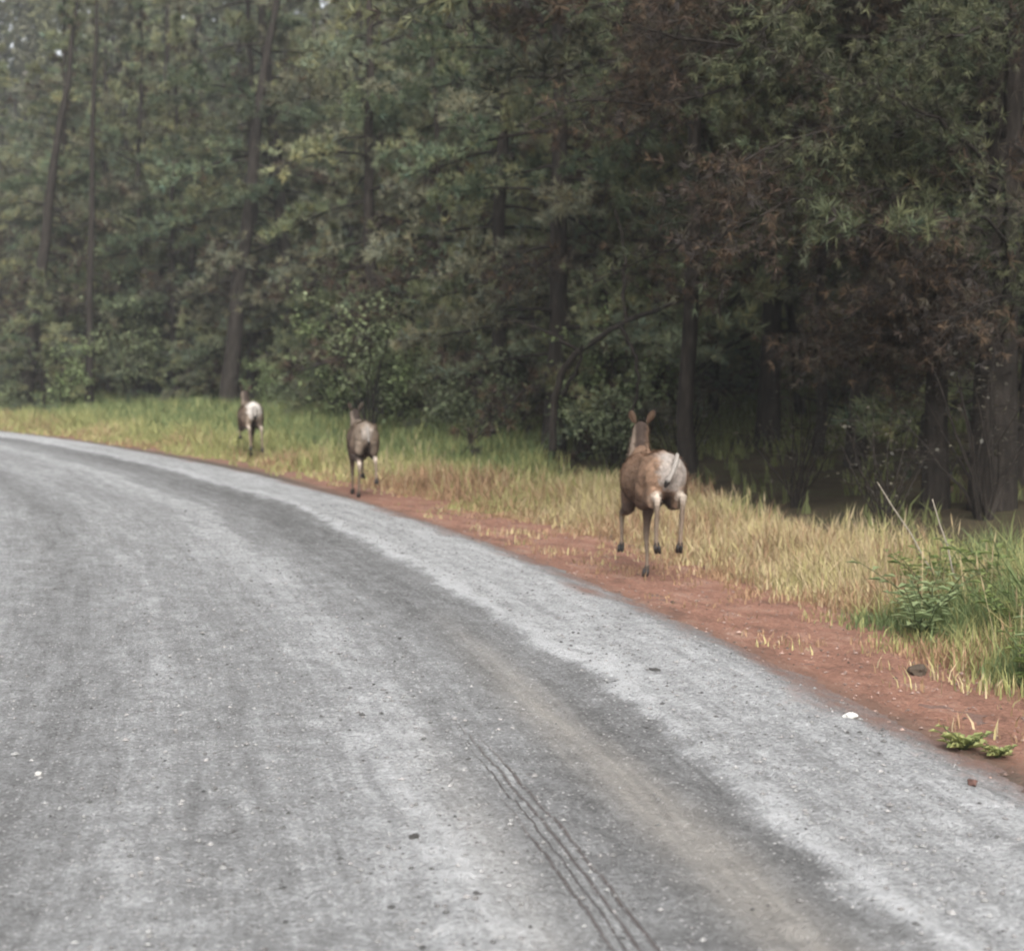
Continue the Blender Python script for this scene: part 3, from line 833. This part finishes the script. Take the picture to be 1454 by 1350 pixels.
# ------------------------------------------------------------------ grass on the verge
def blades(name, n, s0, s1, u0, u1, hfun, cfun, dens=None, wmul=1.0, seed=1, power=1.0):
    r = np.random.default_rng(seed)
    nc = n // 7
    s = s0 + (s1 - s0) * r.random(nc) ** power; u = u0 + (u1 - u0) * r.random(nc)
    if dens is not None:
        k = r.random(nc) < dens(s, u); s, u = s[k], u[k]
    s = np.repeat(s, 7) + r.normal(size=len(s) * 7) * .05; u = np.repeat(u, 7) + r.normal(size=len(s)) * .05
    n = len(s)
    x, y = road_xy(s, -u); z = ground_h_st(s, -u) - .02
    h = hfun(s, u) * (.35 + .75 * r.random(n))
    a = r.random(n) * 6.283; lean = h * (.12 + .75 * r.random(n) ** 1.5)
    w = (.0035 + .0045 * r.random(n)) * wmul * (1 + np.clip(y - 12, 0, 40) * .045)
    pa = a + 1.57 + r.normal(size=n) * .5
    wx, wy = np.cos(pa) * w, np.sin(pa) * w
    dx, dy = np.cos(a) * lean, np.sin(a) * lean
    B = np.stack([x, y, z], -1)
    def pt(f, hh, ww): return B + np.stack([dx * f + wx * ww, dy * f + wy * ww, h * hh], -1)
    V = np.stack([pt(0, 0, .8), pt(0, 0, -.8), pt(.22, .5, -.7), pt(.22, .5, .7), pt(1, .93, 0)], 1).reshape(-1, 3)
    i = np.arange(n)[:, None] * 5
    buf = Buf(); c = cfun(s, u, r, h)
    C = np.repeat(c, 5, 0).reshape(n, 5, 3)
    buf.add(V, i + np.array([[0, 1, 2, 3]]), C.reshape(-1, 3)); 
    F3 = i + np.array([[3, 2, 4]]); buf.F[3].append(F3); buf.M[3].append(np.zeros(n))
    return mesh_obj(name, buf.mesh(name, [M['grass']]))

TAN = np.array((.46, .37, .23)); GOLD = np.array((.44, .38, .19)); YG = np.array((.32, .32, .135)); GRN = np.array((.15, .195, .085)); RUS = np.array((.33, .215, .13))
def greenness(s, u):
    g = sstep(11, 24, s) * (.50 + .42 * sstep(.6, 3, u)) + .25 * sstep(1.8, 3, u)
    x, y = road_xy(s, -u)
    for cx, cy_, rad, amt in ((2.45, 11.0, .55, 1.0), (2.95, 8.9, .5, .9), (3.2, 10.2, .8, .8), (3.7, 12.6, .9, .7), (2.0, 12.7, .5, .3), (-.5, 20, 1.5, .35)):
        g = g + amt * np.exp(-((x - cx) ** 2 + (y - cy_) ** 2) / rad ** 2)
    return np.clip(g + (fnoise(s * .7, u * .9 + 20) - .5) * .9, 0, 1)
def gcol(s, u, r, h):
    n = len(s); g = greenness(s, u) + (r.random(n) - .5) * .5
    rus = fnoise(s * .5 + 70, u * .6) + .22 * sstep(1.6, .8, u)
    c = np.where((r.random(n) < .5)[:, None], TAN, GOLD)
    c = np.where((rus + (r.random(n) - .5) * .4 > .62)[:, None], RUS, c)
    c = np.where((g > .42)[:, None], YG, c); c = np.where((g > np.where(s > 15, .9, .74))[:, None], GRN, c)
    return c * (.65 + .6 * r.random((n, 1)))
def edge_u(s): return .36 + .50 * fnoise(s * .6, s * 0 + 31) - .30 * sstep(13, 24, s) + .35 * sstep(2.5, 6, s) * sstep(16, 9, s)
def ghgt(s, u):
    e = edge_u(s); d = u - e
    return (.09 + .31 * sstep(0, 1.3, d)) * (.35 + 1.3 * fnoise(s * .9, u * .9 + 60)) * (1 + .45 * sstep(14, 26, s) + .45 * sstep(7.5, 3.5, s) * sstep(.3, 1.2, d))
def gdens(s, u):
    d = u - edge_u(s) + (fnoise(s * 2.5, u * 2.5) - .5) * .5
    um = 2.6 + .8 * fnoise(s * .8, s * 0 + 77) + 3.2 * sstep(13, 27, s)
    return (.25 * (fnoise(s * 3 + 9, u * 3) > .62) + .015 + .75 * sstep(-.05, .5, d)) * sstep(um + .35, um - .35, u)
tag(blades("verge_grass", 210000, -2.5, 14, .15, 6.0, ghgt, gcol, gdens, seed=1), "tall tan and green grass on the verge nearest the camera", kind='stuff')
tag(blades("far_verge_grass", 230000, 14, 62, .1, 9.0, ghgt, gcol, gdens, wmul=1.35, seed=2), "yellow-green grass along the bend of the road", kind='stuff')
tag(blades("left_verge_grass", 8000, 10, 80, -11, -8.1, lambda s, u: .3 + 0 * s, gcol, None, wmul=1.4, seed=3), "grass on the inner side of the bend", kind='stuff')
# under the trees: sparse ferny ground cover
tag(blades("undergrowth", 60000, 0, 70, 3.2, 14.0, lambda s, u: .35 + 0 * s, lambda s, u, r, h: ((GRN * .32 + YG * .32)) * (.6 + .6 * r.random((len(s), 1))), lambda s, u: np.where(s < 17, .12, np.where(u < 5, 0, .8)), wmul=2.2, seed=4), "green undergrowth at the foot of the wood", kind='stuff')

# seed heads on thin stalks
def seedheads():
    r = np.random.default_rng(8); buf = Buf(); n = 260
    s = -2 + 30 * r.random(n) ** 1.2; u = edge_u(s) + .4 + (1.2 + 2 * sstep(13, 27, s)) * r.random(n)
    x, y = road_xy(s, -u); z = ground_h_st(s, -u); h = .26 + .22 * r.random(n); a = r.random(n) * 6.283; l = .18 * r.random(n)
    B = np.stack([x, y, z], -1); T = B + np.stack([np.cos(a) * l, np.sin(a) * l, h], -1)
    w = np.stack([np.cos(a + 1.57), np.sin(a + 1.57), 0 * a], -1) * .002
    c = TAN * (.8 + .5 * r.random((n, 1)))
    V = np.stack([B + w, B - w, T - w, T + w], 1).reshape(-1, 3)
    buf.add(V, np.arange(n)[:, None] * 4 + np.array([[0, 1, 2, 3]]), np.repeat(c, 4, 0))
    for q in range(2):
        ww = np.stack([np.cos(a + 1.57 * q), np.sin(a + 1.57 * q), 0 * a], -1) * .006
        d = (T - B) / np.linalg.norm(T - B, axis=1)[:, None]
        V = np.stack([T - d * .02, T + ww + d * .03, T + d * .11, T - ww + d * .03], 1).reshape(-1, 3)
        buf.add(V, np.arange(n)[:, None] * 4 + np.array([[0, 1, 2, 3]]), np.repeat(c * .9, 4, 0))
    return mesh_obj("seeding_grass", buf.mesh("seeding_grass", [M['grass']]))
tag(seedheads(), "pale seed heads standing above the verge grass", kind='stuff')

# individual plants on the verge
def weed_mesh(seed, H, n_stem, leaf, colA, colB, spread=.25, nl=16):
    r = np.random.default_rng(seed); st = Buf(); fo = Buf()
    for i in range(n_stem):
        a = i * 2.4 + r.random(); h = H * (.6 + .4 * r.random()); sp = spread * (.3 + .7 * r.random())
        u = np.linspace(0, 1, 6)
        P = np.stack([np.cos(a) * sp * u ** 1.5, np.sin(a) * sp * u ** 1.5, h * u], 1); P[1:] += r.normal(size=(5, 3)) * .01
        V, F = tube_np(P, np.linspace(.005, .002, 6), 5); st.add(V, F, np.array((.07, .09, .04)))
        for j in range(nl):
            v = .15 + .85 * j / nl; b = np.array([np.interp(v, u, P[:, c]) for c in range(3)])
            aa = j * 2.4 + r.random(); L = leaf * (1.2 - .6 * v) * (.7 + .5 * r.random())
            d = np.array([math.cos(aa), math.sin(aa), .55]); wv = np.array([-math.sin(aa), math.cos(aa), 0]) * L * .2
            m = b + d * L * .5; t = b + np.array([math.cos(aa), math.sin(aa), .15]) * L
            V = np.array([b, m + wv, t, m - wv]); c = np.array(colA) + (np.array(colB) - np.array(colA)) * r.random()
            fo.add(V, np.array([[0, 1, 2, 3]]), c)
    return st.mesh("stem", [M['leaf']], True), fo.mesh("leaves", [M['leaf']])
W1 = weed_mesh(41, .55, 7, .13, (.17, .22, .10), (.25, .30, .15), .42, 10)
W2 = weed_mesh(42, .7, 9, .12, (.11, .16, .05), (.20, .24, .08), .35)
W3 = weed_mesh(43, .10, 9, .10, (.20, .24, .09), (.36, .36, .15), .22, 7)
for wm, x, y, sc, lab in (
   (W1, 2.72, 10.9, 1.0, "deep green leafy weed in the middle of the tan grass"),
   (W1, 2.55, 10.4, .85, "smaller green weed beside the deep green one by the dirt"),
   (W2, 3.05, 10.0, .9, "yellow-green weed near the right side of the verge"),
   (W1, 2.95, 8.9, 1.0, "broad green weed low at the right side of the view"),
   (W2, 3.35, 11.4, 1.1, "tall yellow-green weed against the dark hollow at the right"),
   (W2, 2.75, 8.75, .7, "pale yellow-green weed at the bottom of the right-hand grass"),
   (W1, 3.3, 9.6, 1.1, "dense green weed at the right edge of the verge"),
   (W2, 3.0, 11.9, .9, "leafy weed at the top of the green patch near the dry stalks"),
   (W1, 2.9, 11.3, .8, "narrow green weed behind the green patch")):
    root = empty("weed", (x, y, gh(x, y)), x * 7); root.scale = (sc * 1.3, sc * 1.3, sc * .85)
    tag(root, lab, "weed"); mesh_obj("stem", wm[0], root); mesh_obj("leaves", wm[1], root)
for px, py, sc, lab in ((1375, 1070, .9, "pale yellow-green plant sprawling flat on the red dirt"), (1425, 1080, .6, "small flat green plant beside the sprawling one on the dirt")):
    x, y = road_pt(px, py); root = empty("sprawling_weed", (x, y, gh(x, y)), 1.0); root.scale = (sc,) * 3
    tag(root, lab, "weed"); mesh_obj("stem", W3[0], root); mesh_obj("leaves", W3[1], root)

# dry stalks leaning out of the grass
for (x0, y0, z0), (x1, y1, z1), lab in (
    ((2.95, 11.9, .45), (2.60, 12.0, .84), "longer bleached dead stick leaning left out of the grass"),
    ((3.06, 11.6, .50), (2.92, 11.7, .74), "shorter bleached dead stick leaning left beside the longer one")):
    u = np.linspace(0, 1, 6)[:, None]
    a = np.array([x0 + (x0 - x1) * .6, y0, gh(x0, y0) - .02]); b = np.array([x1, y1, z1])
    P = a * (1 - u) + b * u + np.random.default_rng(3).normal(size=(6, 3)) * .003
    V, F = tube_np(P - a, np.linspace(.007, .004, 6), 6); bf = Buf(); bf.add(V, F, (.24, .21, .17))
    o = mesh_obj("dead_stick", bf.mesh("dead_stick", [M['stone']], True)); o.location = a
    tag(o, lab, "stick", "bleached sticks in the grass")

# ------------------------------------------------------------------ deer
def loft(st, nseg=16):
    """st: list of (x,y,z, half-width, half-height, [direction]) rings; closed ends"""
    P = np.array([q[:3] for q in st], float)
    T = np.gradient(P, axis=0); T /= np.linalg.norm(T, axis=1)[:, None]
    V = []; th = np.arange(nseg) * 2 * np.pi / nseg
    for p, t, q in zip(P, T, st):
        side = np.array([0, 1.0, 0]); side = side - t * side.dot(t); side /= np.linalg.norm(side)
        up = np.cross(t, side)
        V.append(p + side * np.cos(th)[:, None] * q[3] + up * np.sin(th)[:, None] * q[4])
    k = len(st)
    V.append(P[:1] - T[:1] * min(st[0][3], st[0][4]) * .6); V.append(P[-1:] + T[-1:] * min(st[-1][3], st[-1][4]) * .6)
    V = np.concatenate(V); F = []
    for i in range(k - 1):
        for j in range(nseg):
            a = i * nseg + j; b = i * nseg + (j + 1) % nseg; F.append((a, b, b + nseg)); F.append((a, b + nseg, a + nseg))
    c0 = k * nseg; c1 = c0 + 1
    for j in range(nseg):
        F.append((c0, (j + 1) % nseg, j)); F.append((c1, (k - 1) * nseg + j, (k - 1) * nseg + (j + 1) % nseg))
    return V, np.array(F)

def resample(pts, n=14):
    pts = np.array(pts, float); u = np.linspace(0, 1, len(pts)); uu = np.linspace(0, 1, n)
    P = np.stack([np.interp(uu, u, pts[:, c]) for c in range(pts.shape[1])], 1)
    return P

def remeshed(name, pieces, voxel=.010, smooth=4):
    V = []; F = []; n = 0
    for v, f in pieces: V.append(v); F.append(f + n); n += len(v)
    me = bpy.data.meshes.new("tmp"); V = np.concatenate(V); F = np.concatenate(F)
    me.from_pydata(V.tolist(), [], F.tolist()); me.update()
    ob = bpy.data.objects.new("tmp", me); COL.objects.link(ob)
    m = ob.modifiers.new("r", 'REMESH'); m.mode = 'VOXEL'; m.voxel_size = voxel; m.use_smooth_shade = True
    s = ob.modifiers.new("s", 'SMOOTH'); s.factor = .5; s.iterations = smooth
    dg = bpy.context.evaluated_depsgraph_get(); dg.update()
    out = bpy.data.meshes.new_from_object(ob.evaluated_get(dg)); out.name = name
    bpy.data.objects.remove(ob); bpy.data.meshes.remove(me)
    out.polygons.foreach_set("use_smooth", np.ones(len(out.polygons), dtype=bool))
    return out

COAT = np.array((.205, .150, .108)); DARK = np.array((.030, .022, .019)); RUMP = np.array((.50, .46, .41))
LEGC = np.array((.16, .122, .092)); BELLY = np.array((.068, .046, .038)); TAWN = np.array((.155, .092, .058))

def deer(x, y, heading, pose, label, scale=1.0, coat=COAT, rumpw=1.0, rumpc=RUMP, rumpy=0.0):
    """local frame: +X is forward, +Y the animal's left, Z up"""
    root = empty("deer", (x, y, pose.get('z', 0)), heading + math.pi / 2)
    root.scale = (scale,) * 3
    tag(root, label, "deer", "deer running away along the road")
    pieces = []
    dz = pose.get('body_dz', 0)
    pit = pose.get('pitch', 0.0)
    def B(px, pz): return px, pz + dz + px * pit
    tr = [(-.56, .86, .055, .07), (-.53, .865, .105, .12), (-.46, .865, .155, .165), (-.36, .85, .185, .19), (-.22, .83, .19, .195), (-.05, .805, .195, .205),
          (.12, .79, .20, .215), (.27, .79, .185, .215), (.38, .80, .155, .20), (.47, .83, .12, .165), (.53, .86, .08, .11)]
    pieces.append(loft([(B(a, b)[0], 0, B(a, b)[1], w * pose.get('wide', 1), h) for a, b, w, h in tr], 20))
    sp = [(a, 0, B(a, h)[1], .028, .022) for a, h in ((-.48, .99), (-.36, 1.03), (-.2, 1.015), (0, .998), (.2, .998), (.36, .995))]
    pieces.append(loft(sp, 10))
    for sy in (-1, 1):
        pieces.append(loft([(-.545, sy * .07, B(-.545, .93)[1], .03, .03), (-.50, sy * .075, B(-.5, .945)[1], .036, .036)], 10))
        pieces.append(loft([(-.33, sy * .115, B(-.33, .975)[1], .034, .03), (-.27, sy * .125, B(-.27, .965)[1], .034, .03)], 10))
    # neck
    ny = pose.get('neck_y', 0); hd = pose['head']    # head point (x,z)
    n0 = np.array([.40, 0, B(.4, .90)[1]]); n1 = np.array([hd[0], ny, hd[1]])
    nm = (n0 + n1) / 2 + np.array([.04, 0, -.03])
    NP = resample([n0, nm, n1], 9); NW = np.linspace(.105, .062, 9); NH = np.linspace(.155, .075, 9)
    pieces.append(loft([(*p, w, h) for p, w, h in zip(NP, NW, NH)], 14))
    # head, looking along (hx,hy,hz)
    fd = np.array(pose.get('look', (1, 0, -.25)), float); fd /= np.linalg.norm(fd)
    h0 = n1 + np.array([-.03, 0, .02])
    hs_ = [(0, .058, .065), (.06, .068, .075), (.13, .06, .066), (.20, .043, .05), (.27, .033, .038), (.31, .026, .028)]
    pieces.append(loft([(*(h0 + fd * q), w, h) for q, w, h in hs_], 14))
    # legs
    joints = {}
    for sd_, sy in (('L', 1), ('R', -1)):
        hp = pose['hind' + sd_]; hx, hz = B(-.34, .84)
        hip = (hx, sy * .085, hz)
        pts = [hip, hp[0], hp[1], hp[2], hp[3]]
        P = resample(pts, 17); rr = np.interp(np.linspace(0, 1, 17), [0, .12, .25, .38, .5, .56, .75, .88, 1], [.125, .135, .095, .052, .034, .023, .019, .023, .018])
        ww = rr * np.interp(np.linspace(0, 1, 17), [0, .25, .5, 1], [.72, .8, .85, 1])
        # rings: width across y smaller than fore-aft
        pieces.append(loft([(*p, w, r_) for p, w, r_ in zip(P, ww, rr)], 12))
        pieces.append(loft([(hip[0] - .06, sy * .07, hz - .06, .085, .13), (hip[0] - .04, sy * .09, hz - .16, .08, .11), (*( (np.array(hip) + np.array(hp[0])) / 2 + [-.03, 0, -.05]), .065, .09)], 12))
        joints['hind' + sd_] = pts
        fp = pose['fore' + sd_]; fx, fz = B(.34, .78)
        sh = (fx, sy * .095, fz)
        pts = [sh, fp[0], fp[1], fp[2], fp[3]]
        P = resample(pts, 17); rr = np.interp(np.linspace(0, 1, 17), [0, .15, .25, .4, .5, .58, .75, .88, 1], [.085, .08, .06, .034, .030, .021, .017, .021, .017])
        pieces.append(loft([(*p, r_ * .85, r_) for p, r_ in zip(P, rr)], 12))
        joints['fore' + sd_] = pts
    me = remeshed("body", pieces)
    n = len(me.vertices); co = np.empty(n * 3, dtype=np.float32); me.vertices.foreach_get("co", co); co = co.reshape(-1, 3).astype(float)
    no = np.empty(n * 3, dtype=np.float32); me.vertices.foreach_get("normal", no); no = no.reshape(-1, 3)
    rn = np.random.default_rng(4)
    nz = fnoise(co[:, 0] * 14 + 100, co[:, 2] * 14 + co[:, 1] * 9 + 100)
    nz = np.clip((nz - .5) * 1.7 + .5, 0, 1); c = np.tile(coat, (n, 1)) * (.62 + .76 * nz)[:, None]
    def lay(mask, colr): 
        nonlocal c; c = c * (1 - mask[:, None]) + np.asarray(colr)[None] * (.85 + .3 * nz)[:, None] * mask[:, None]
    tz = dz + co[:, 0] * pit
    # darker along the belly and chest, tawnier flanks
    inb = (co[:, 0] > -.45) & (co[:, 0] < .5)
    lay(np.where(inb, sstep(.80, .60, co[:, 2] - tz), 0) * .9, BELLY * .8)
    lay(np.where(inb & (co[:, 2] - tz > .6), sstep(.05, .19, np.abs(co[:, 1])), 0) * .35, TAWN)
    # back of the neck: shadow painted in as a dark strip, left side paler
    dn = np.abs(co[:, 1] - ny * sstep(.4, hd[0], co[:, 0]))
    lay(((co[:, 0] > .38) & (co[:, 2] > .90 + dz)) * sstep(.075, .03, dn) * .9, DARK)
    lay(((co[:, 0] > .38) & (co[:, 2] > .90 + dz)) * sstep(.035, .06, co[:, 1] - ny * sstep(.4, hd[0], co[:, 0])) * .75, (.26, .21, .165))
    # legs
    allp = []
    for kk, pts in joints.items():
        P = resample(pts, 41); allp.append((kk, P))
    for kk, P in allp:
        d = np.linalg.norm(co[:, None] - P[None], axis=2); i_ = d.argmin(1); q = i_ / 40; dm = d.min(1)
        near = dm < .06
        if kk.startswith('hind'):
            lay(near * sstep(.40, .52, q), LEGC)
            lay(near * np.exp(-((q - .50) / .035) ** 2) * sstep(.02, -.02, no[:, 0]) * 1.0, (.42, .36, .30))
        else: lay(near * sstep(.30, .5, q), LEGC * .95)
        lay(near * sstep(.93, .97, q), DARK)
    # rump patch: pale oval round the tail root, inner thighs
    rx, rz_ = -.5, .90 + dz - .5 * pit
    rg = (fnoise(co[:, 1] * 30 + 60, co[:, 2] * 30 + 60) - .5) * .7
    rp = sstep(1.2, .8, rg + np.hypot((co[:, 1] - rumpy) / (.125 * rumpw), (co[:, 2] - rz_) / (.17 * rumpw))) * sstep(-.30, -.42, co[:, 0])
    lay(rp * (.8 + .2 * nz), rumpc)
    dk = sstep(.10, .03, np.hypot(co[:, 1] * 1.2, (co[:, 2] - (rz_ - .23)) * .7)) * sstep(-.25, -.33, co[:, 0])
    lay(dk * .75, DARK * .9)
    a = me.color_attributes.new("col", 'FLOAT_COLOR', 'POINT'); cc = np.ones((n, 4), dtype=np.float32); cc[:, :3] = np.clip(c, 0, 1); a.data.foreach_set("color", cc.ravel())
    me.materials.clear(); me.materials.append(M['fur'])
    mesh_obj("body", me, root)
    # short coat hairs lying back over the skin
    rh = np.random.default_rng(int(abs(x) * 100)); k = rh.integers(n, size=16000)
    k = k[(co[k, 2] > .50) | (rh.random(len(k)) < .25)]
    b0 = co[k] + rh.normal(size=(len(k), 3)) * .004; nn = no[k]
    back = np.array([-.8, 0, -.55]) + rh.normal(size=(len(k), 3)) * .35
    dr = back - nn * (back * nn).sum(1)[:, None] + nn * (.30 + .15 * rh.random((len(k), 1))); dr /= np.linalg.norm(dr, axis=1)[:, None] + 1e-9
    wv = np.cross(dr, nn); wv /= np.linalg.norm(wv, axis=1)[:, None] + 1e-9
    ln = (.016 + .020 * rh.random((len(k), 1))) * np.where(co[k, 2] > .62, 1, .5)[:, None]
    V = np.stack([b0 + wv * .0022, b0 - wv * .0022, b0 + dr * ln], 1).reshape(-1, 3)
    hb_ = Buf(); hb_.add(V, np.arange(len(V)).reshape(-1, 3), np.repeat(np.clip(c[k] * (.6 + .75 * rh.random((len(k), 1))), 0, 1), 3, 0))
    tag(mesh_obj("fur", hb_.mesh("fur", [M['fur']]), root), kind='stuff')
    # hooves: two toes each
    for kk, pts in joints.items():
        f, t = np.array(pts[-2]), np.array(pts[-1]); d = (t - f) / np.linalg.norm(t - f)
        b = Buf()
        for sy in (-1, 1):
            o_ = np.array([0, sy * .013, 0])
            V, F = loft([(*(t - d * .012 + o_), .013, .019), (*(t + d * .02 + o_), .016, .026), (*(t + d * .048 + o_ + np.array([.006, 0, 0])), .013, .024)], 8)
            b.add(V, F, (.016, .013, .012))
        for sy in (-1, 1):
            o_ = np.array([-.018, sy * .012, 0])
            V, F = loft([(*(t - d * .035 + o_), .006, .006), (*(t - d * .018 + o_), .007, .007)], 6); b.add(V, F, (.016, .013, .012))
        mesh_obj("hoof", b.mesh("hoof", [M['horn']], True), root)
    # ears
    side = np.cross(fd, [0, 0, 1]); side /= np.linalg.norm(side)
    for sy in (-1, 1):
        b = Buf(); base = h0 + fd * .01 + side * sy * .05 + np.array([0, 0, .055])
        ax = side * sy * .42 + np.array([0, 0, .7]) - fd * .6; ax /= np.linalg.norm(ax)
        fw = fd - ax * fd.dot(ax); fw /= np.linalg.norm(fw); wv = np.cross(ax, fw)
        U = [0, .15, .4, .65, .85, 1]; Wd = [.014, .022, .031, .027, .016, .002]
        rows_ = []
        for u_, w_ in zip(U, Wd):
            cen = base + ax * .135 * u_
            for q in (-1, -.5, 0, .5, 1): rows_.append(cen + wv * w_ * q + fw * (abs(q) ** 2 * w_ * .7 - w_ * .2))
        for u_, w_ in zip(U, Wd):
            cen = base + ax * .135 * u_
            for q in (-1, -.5, 0, .5, 1): rows_.append(cen + wv * w_ * q * .98 + fw * (abs(q) ** 2 * w_ * .7 - w_ * .2) - fw * .006)
        F = []
        for i_ in range(5):
            for j in range(4):
                a_ = i_ * 5 + j; F.append((a_, a_ + 1, a_ + 6, a_ + 5)); F.append((a_ + 30, a_ + 35, a_ + 36, a_ + 31))
        for i_ in range(5):
            for e in (0, 4): a_ = i_ * 5 + e; F.append((a_, a_ + 5, a_ + 35, a_ + 30))
        C = np.zeros((60, 3)); C[:30] = (.20, .17, .14); C[30:] = coat * .42; C[25:30] = DARK; C[55:] = DARK
        b.add(np.array(rows_), np.array(F), C); mesh_obj("ear", b.mesh("ear", [M['fur']], True), root)
        e = Buf(); V, F = loft([(*(h0 + fd * .105 + side * sy * (.054 - .004 * q) + np.array([0, 0, .022])), .010 , .010) for q in (1, 0)], 8)
        V = (V - V.mean(0)) * .8 + V.mean(0); e.add(V, F, (.01, .008, .007)); mesh_obj("eye", e.mesh("eye", [M['horn']], True), root)
    b = Buf(); V, F = loft([(*(h0 + fd * .305), .02, .018), (*(h0 + fd * .33), .016, .014)], 8); b.add(V, F, (.02, .017, .016)); mesh_obj("nose", b.mesh("nose", [M['horn']], True), root)
    # tail
    tp = resample(np.array(pose['tail']), 11); tw = np.interp(np.linspace(0, 1, 11), [0, .3, .65, .8, 1], pose.get('tailw', [.014, .018, .015, .024, .010]))
    V, F = loft([(*p, w, w * .7) for p, w in zip(tp, tw)], 8)
    b = Buf(); q = np.concatenate([np.repeat(np.arange(11), 8) / 10, [0, 1]])
    C = np.where((q > .72)[:, None], np.array((.018, .015, .014)), np.array((.22, .20, .18))); b.add(V, F, C)
    mesh_obj("tail", b.mesh("tail", [M['fur']], True), root)
    return root

# nearest deer: rump to the camera, landing on one foreleg, hind legs gathered in the air
deer(1.10, 13.27, R(9), dict(
    body_dz=-.03, wide=1.05, head=(.60, 1.13), neck_y=-.05, look=(1, -.15, -.3),
    hindL=[(-.22, .115, .62), (-.53, .085, .66), (-.47, .08, .33), (-.46, .07, .29)],
    hindR=[(-.22, -.125, .62), (-.53, -.115, .67), (-.47, -.11, .34), (-.45, -.11, .29)],
    foreL=[(.26, .13, .52), (.44, .14, .48), (.40, .15, .26), (.38, .16, .21)],
    foreR=[(.24, -.03, .53), (.22, -.01, .32), (.10, .01, .10), (.10, .02, .045)],
    tail=[(-.56, -.06, 1.0), (-.60, -.045, .95), (-.625, -.01, .87), (-.63, .03, .80), (-.62, .05, .755)],
), "largest and nearest deer bounding away on the red dirt beside the grass", coat=np.array((.200, .128, .086)), rumpc=np.array((.28, .25, .225)), rumpy=-.04, rumpw=.95)

# middle deer
x2, y2 = -1.93, 21.75
deer(x2, y2, R(12), dict(
    body_dz=-.04, head=(.60, 1.06), neck_y=.02, look=(1, 0, -.2),
    hindL=[(-.20, .11, .58), (-.46, .09, .44), (-.30, .08, .10), (-.26, .08, .045)],
    hindR=[(-.18, -.11, .60), (-.44, -.12, .50), (-.52, -.12, .30), (-.53, -.12, .24)],
    foreL=[(.28, .10, .52), (.38, .09, .30), (.42, .08, .08), (.44, .08, .045)],
    foreR=[(.28, -.07, .52), (.46, -.06, .48), (.40, -.05, .28), (.36, -.05, .25)],
    tail=[(-.57, 0, .93), (-.60, 0, .89), (-.60, -.01, .82), (-.59, -.015, .75), (-.58, -.02, .70)], wide=.95,
), "smaller middle deer trotting away on the grassy road edge", coat=np.array((.165, .130, .100)), scale=.97, rumpw=.6, rumpc=np.array((.27, .235, .205)))

# farthest deer, airborne
deer(-4.68, 30.2, R(17), dict(
    z=.0, body_dz=.0, pitch=-.02, head=(.56, 1.16), neck_y=0, look=(1, .1, -.2),
    hindL=[(-.26, .11, .64), (-.56, .10, .60), (-.66, .09, .32), (-.68, .09, .25)],
    hindR=[(-.24, -.12, .64), (-.54, -.12, .58), (-.62, -.12, .30), (-.64, -.12, .22)],
    foreL=[(.34, .11, .54), (.52, .12, .58), (.46, .12, .42), (.42, .12, .40)],
    foreR=[(.30, -.09, .54), (.36, -.08, .34), (.44, -.08, .14), (.46, -.08, .10)],
    tail=[(-.56, 0, .95), (-.61, 0, .92), (-.63, 0, .86), (-.64, 0, .80), (-.64, 0, .76)], tailw=[.05, .055, .05, .035, .02],
), "farthest deer leaping with a bright white rump near the bend", coat=np.array((.185, .145, .112)), rumpw=1.0, rumpc=np.array((.55, .52, .48)))


# ------------------------------------------------------------------ haze volume, added to lift the dark tones
bpy_me = bpy.data.meshes.new("haze")
x0, x1, y0, y1, z0, z1 = -312, 312, -134, 432, -2.6, 95
Vh = [(x0, y0, z0), (x1, y0, z0), (x1, y1, z0), (x0, y1, z0), (x0, y0, z1), (x1, y0, z1), (x1, y1, z1), (x0, y1, z1)]
bpy_me.from_pydata(Vh, [], [(0, 3, 2, 1), (4, 5, 6, 7), (0, 1, 5, 4), (1, 2, 6, 5), (2, 3, 7, 6), (3, 0, 4, 7)])
hm = bpy.data.materials.new("haze"); hm.use_nodes = True; hn = hm.node_tree; hn.nodes.clear()
ho = hn.nodes.new("ShaderNodeOutputMaterial"); hv = hn.nodes.new("ShaderNodeVolumePrincipled")
hv.inputs['Color'].default_value = (.93, .97, 1, 1); hv.inputs['Density'].default_value = HAZE; hv.inputs['Anisotropy'].default_value = .2
hn.links.new(hv.outputs[0], ho.inputs['Volume']); bpy_me.materials.append(hm)
tag(mesh_obj("haze", bpy_me), "thin pale haze added over the road and wood", kind='stuff')
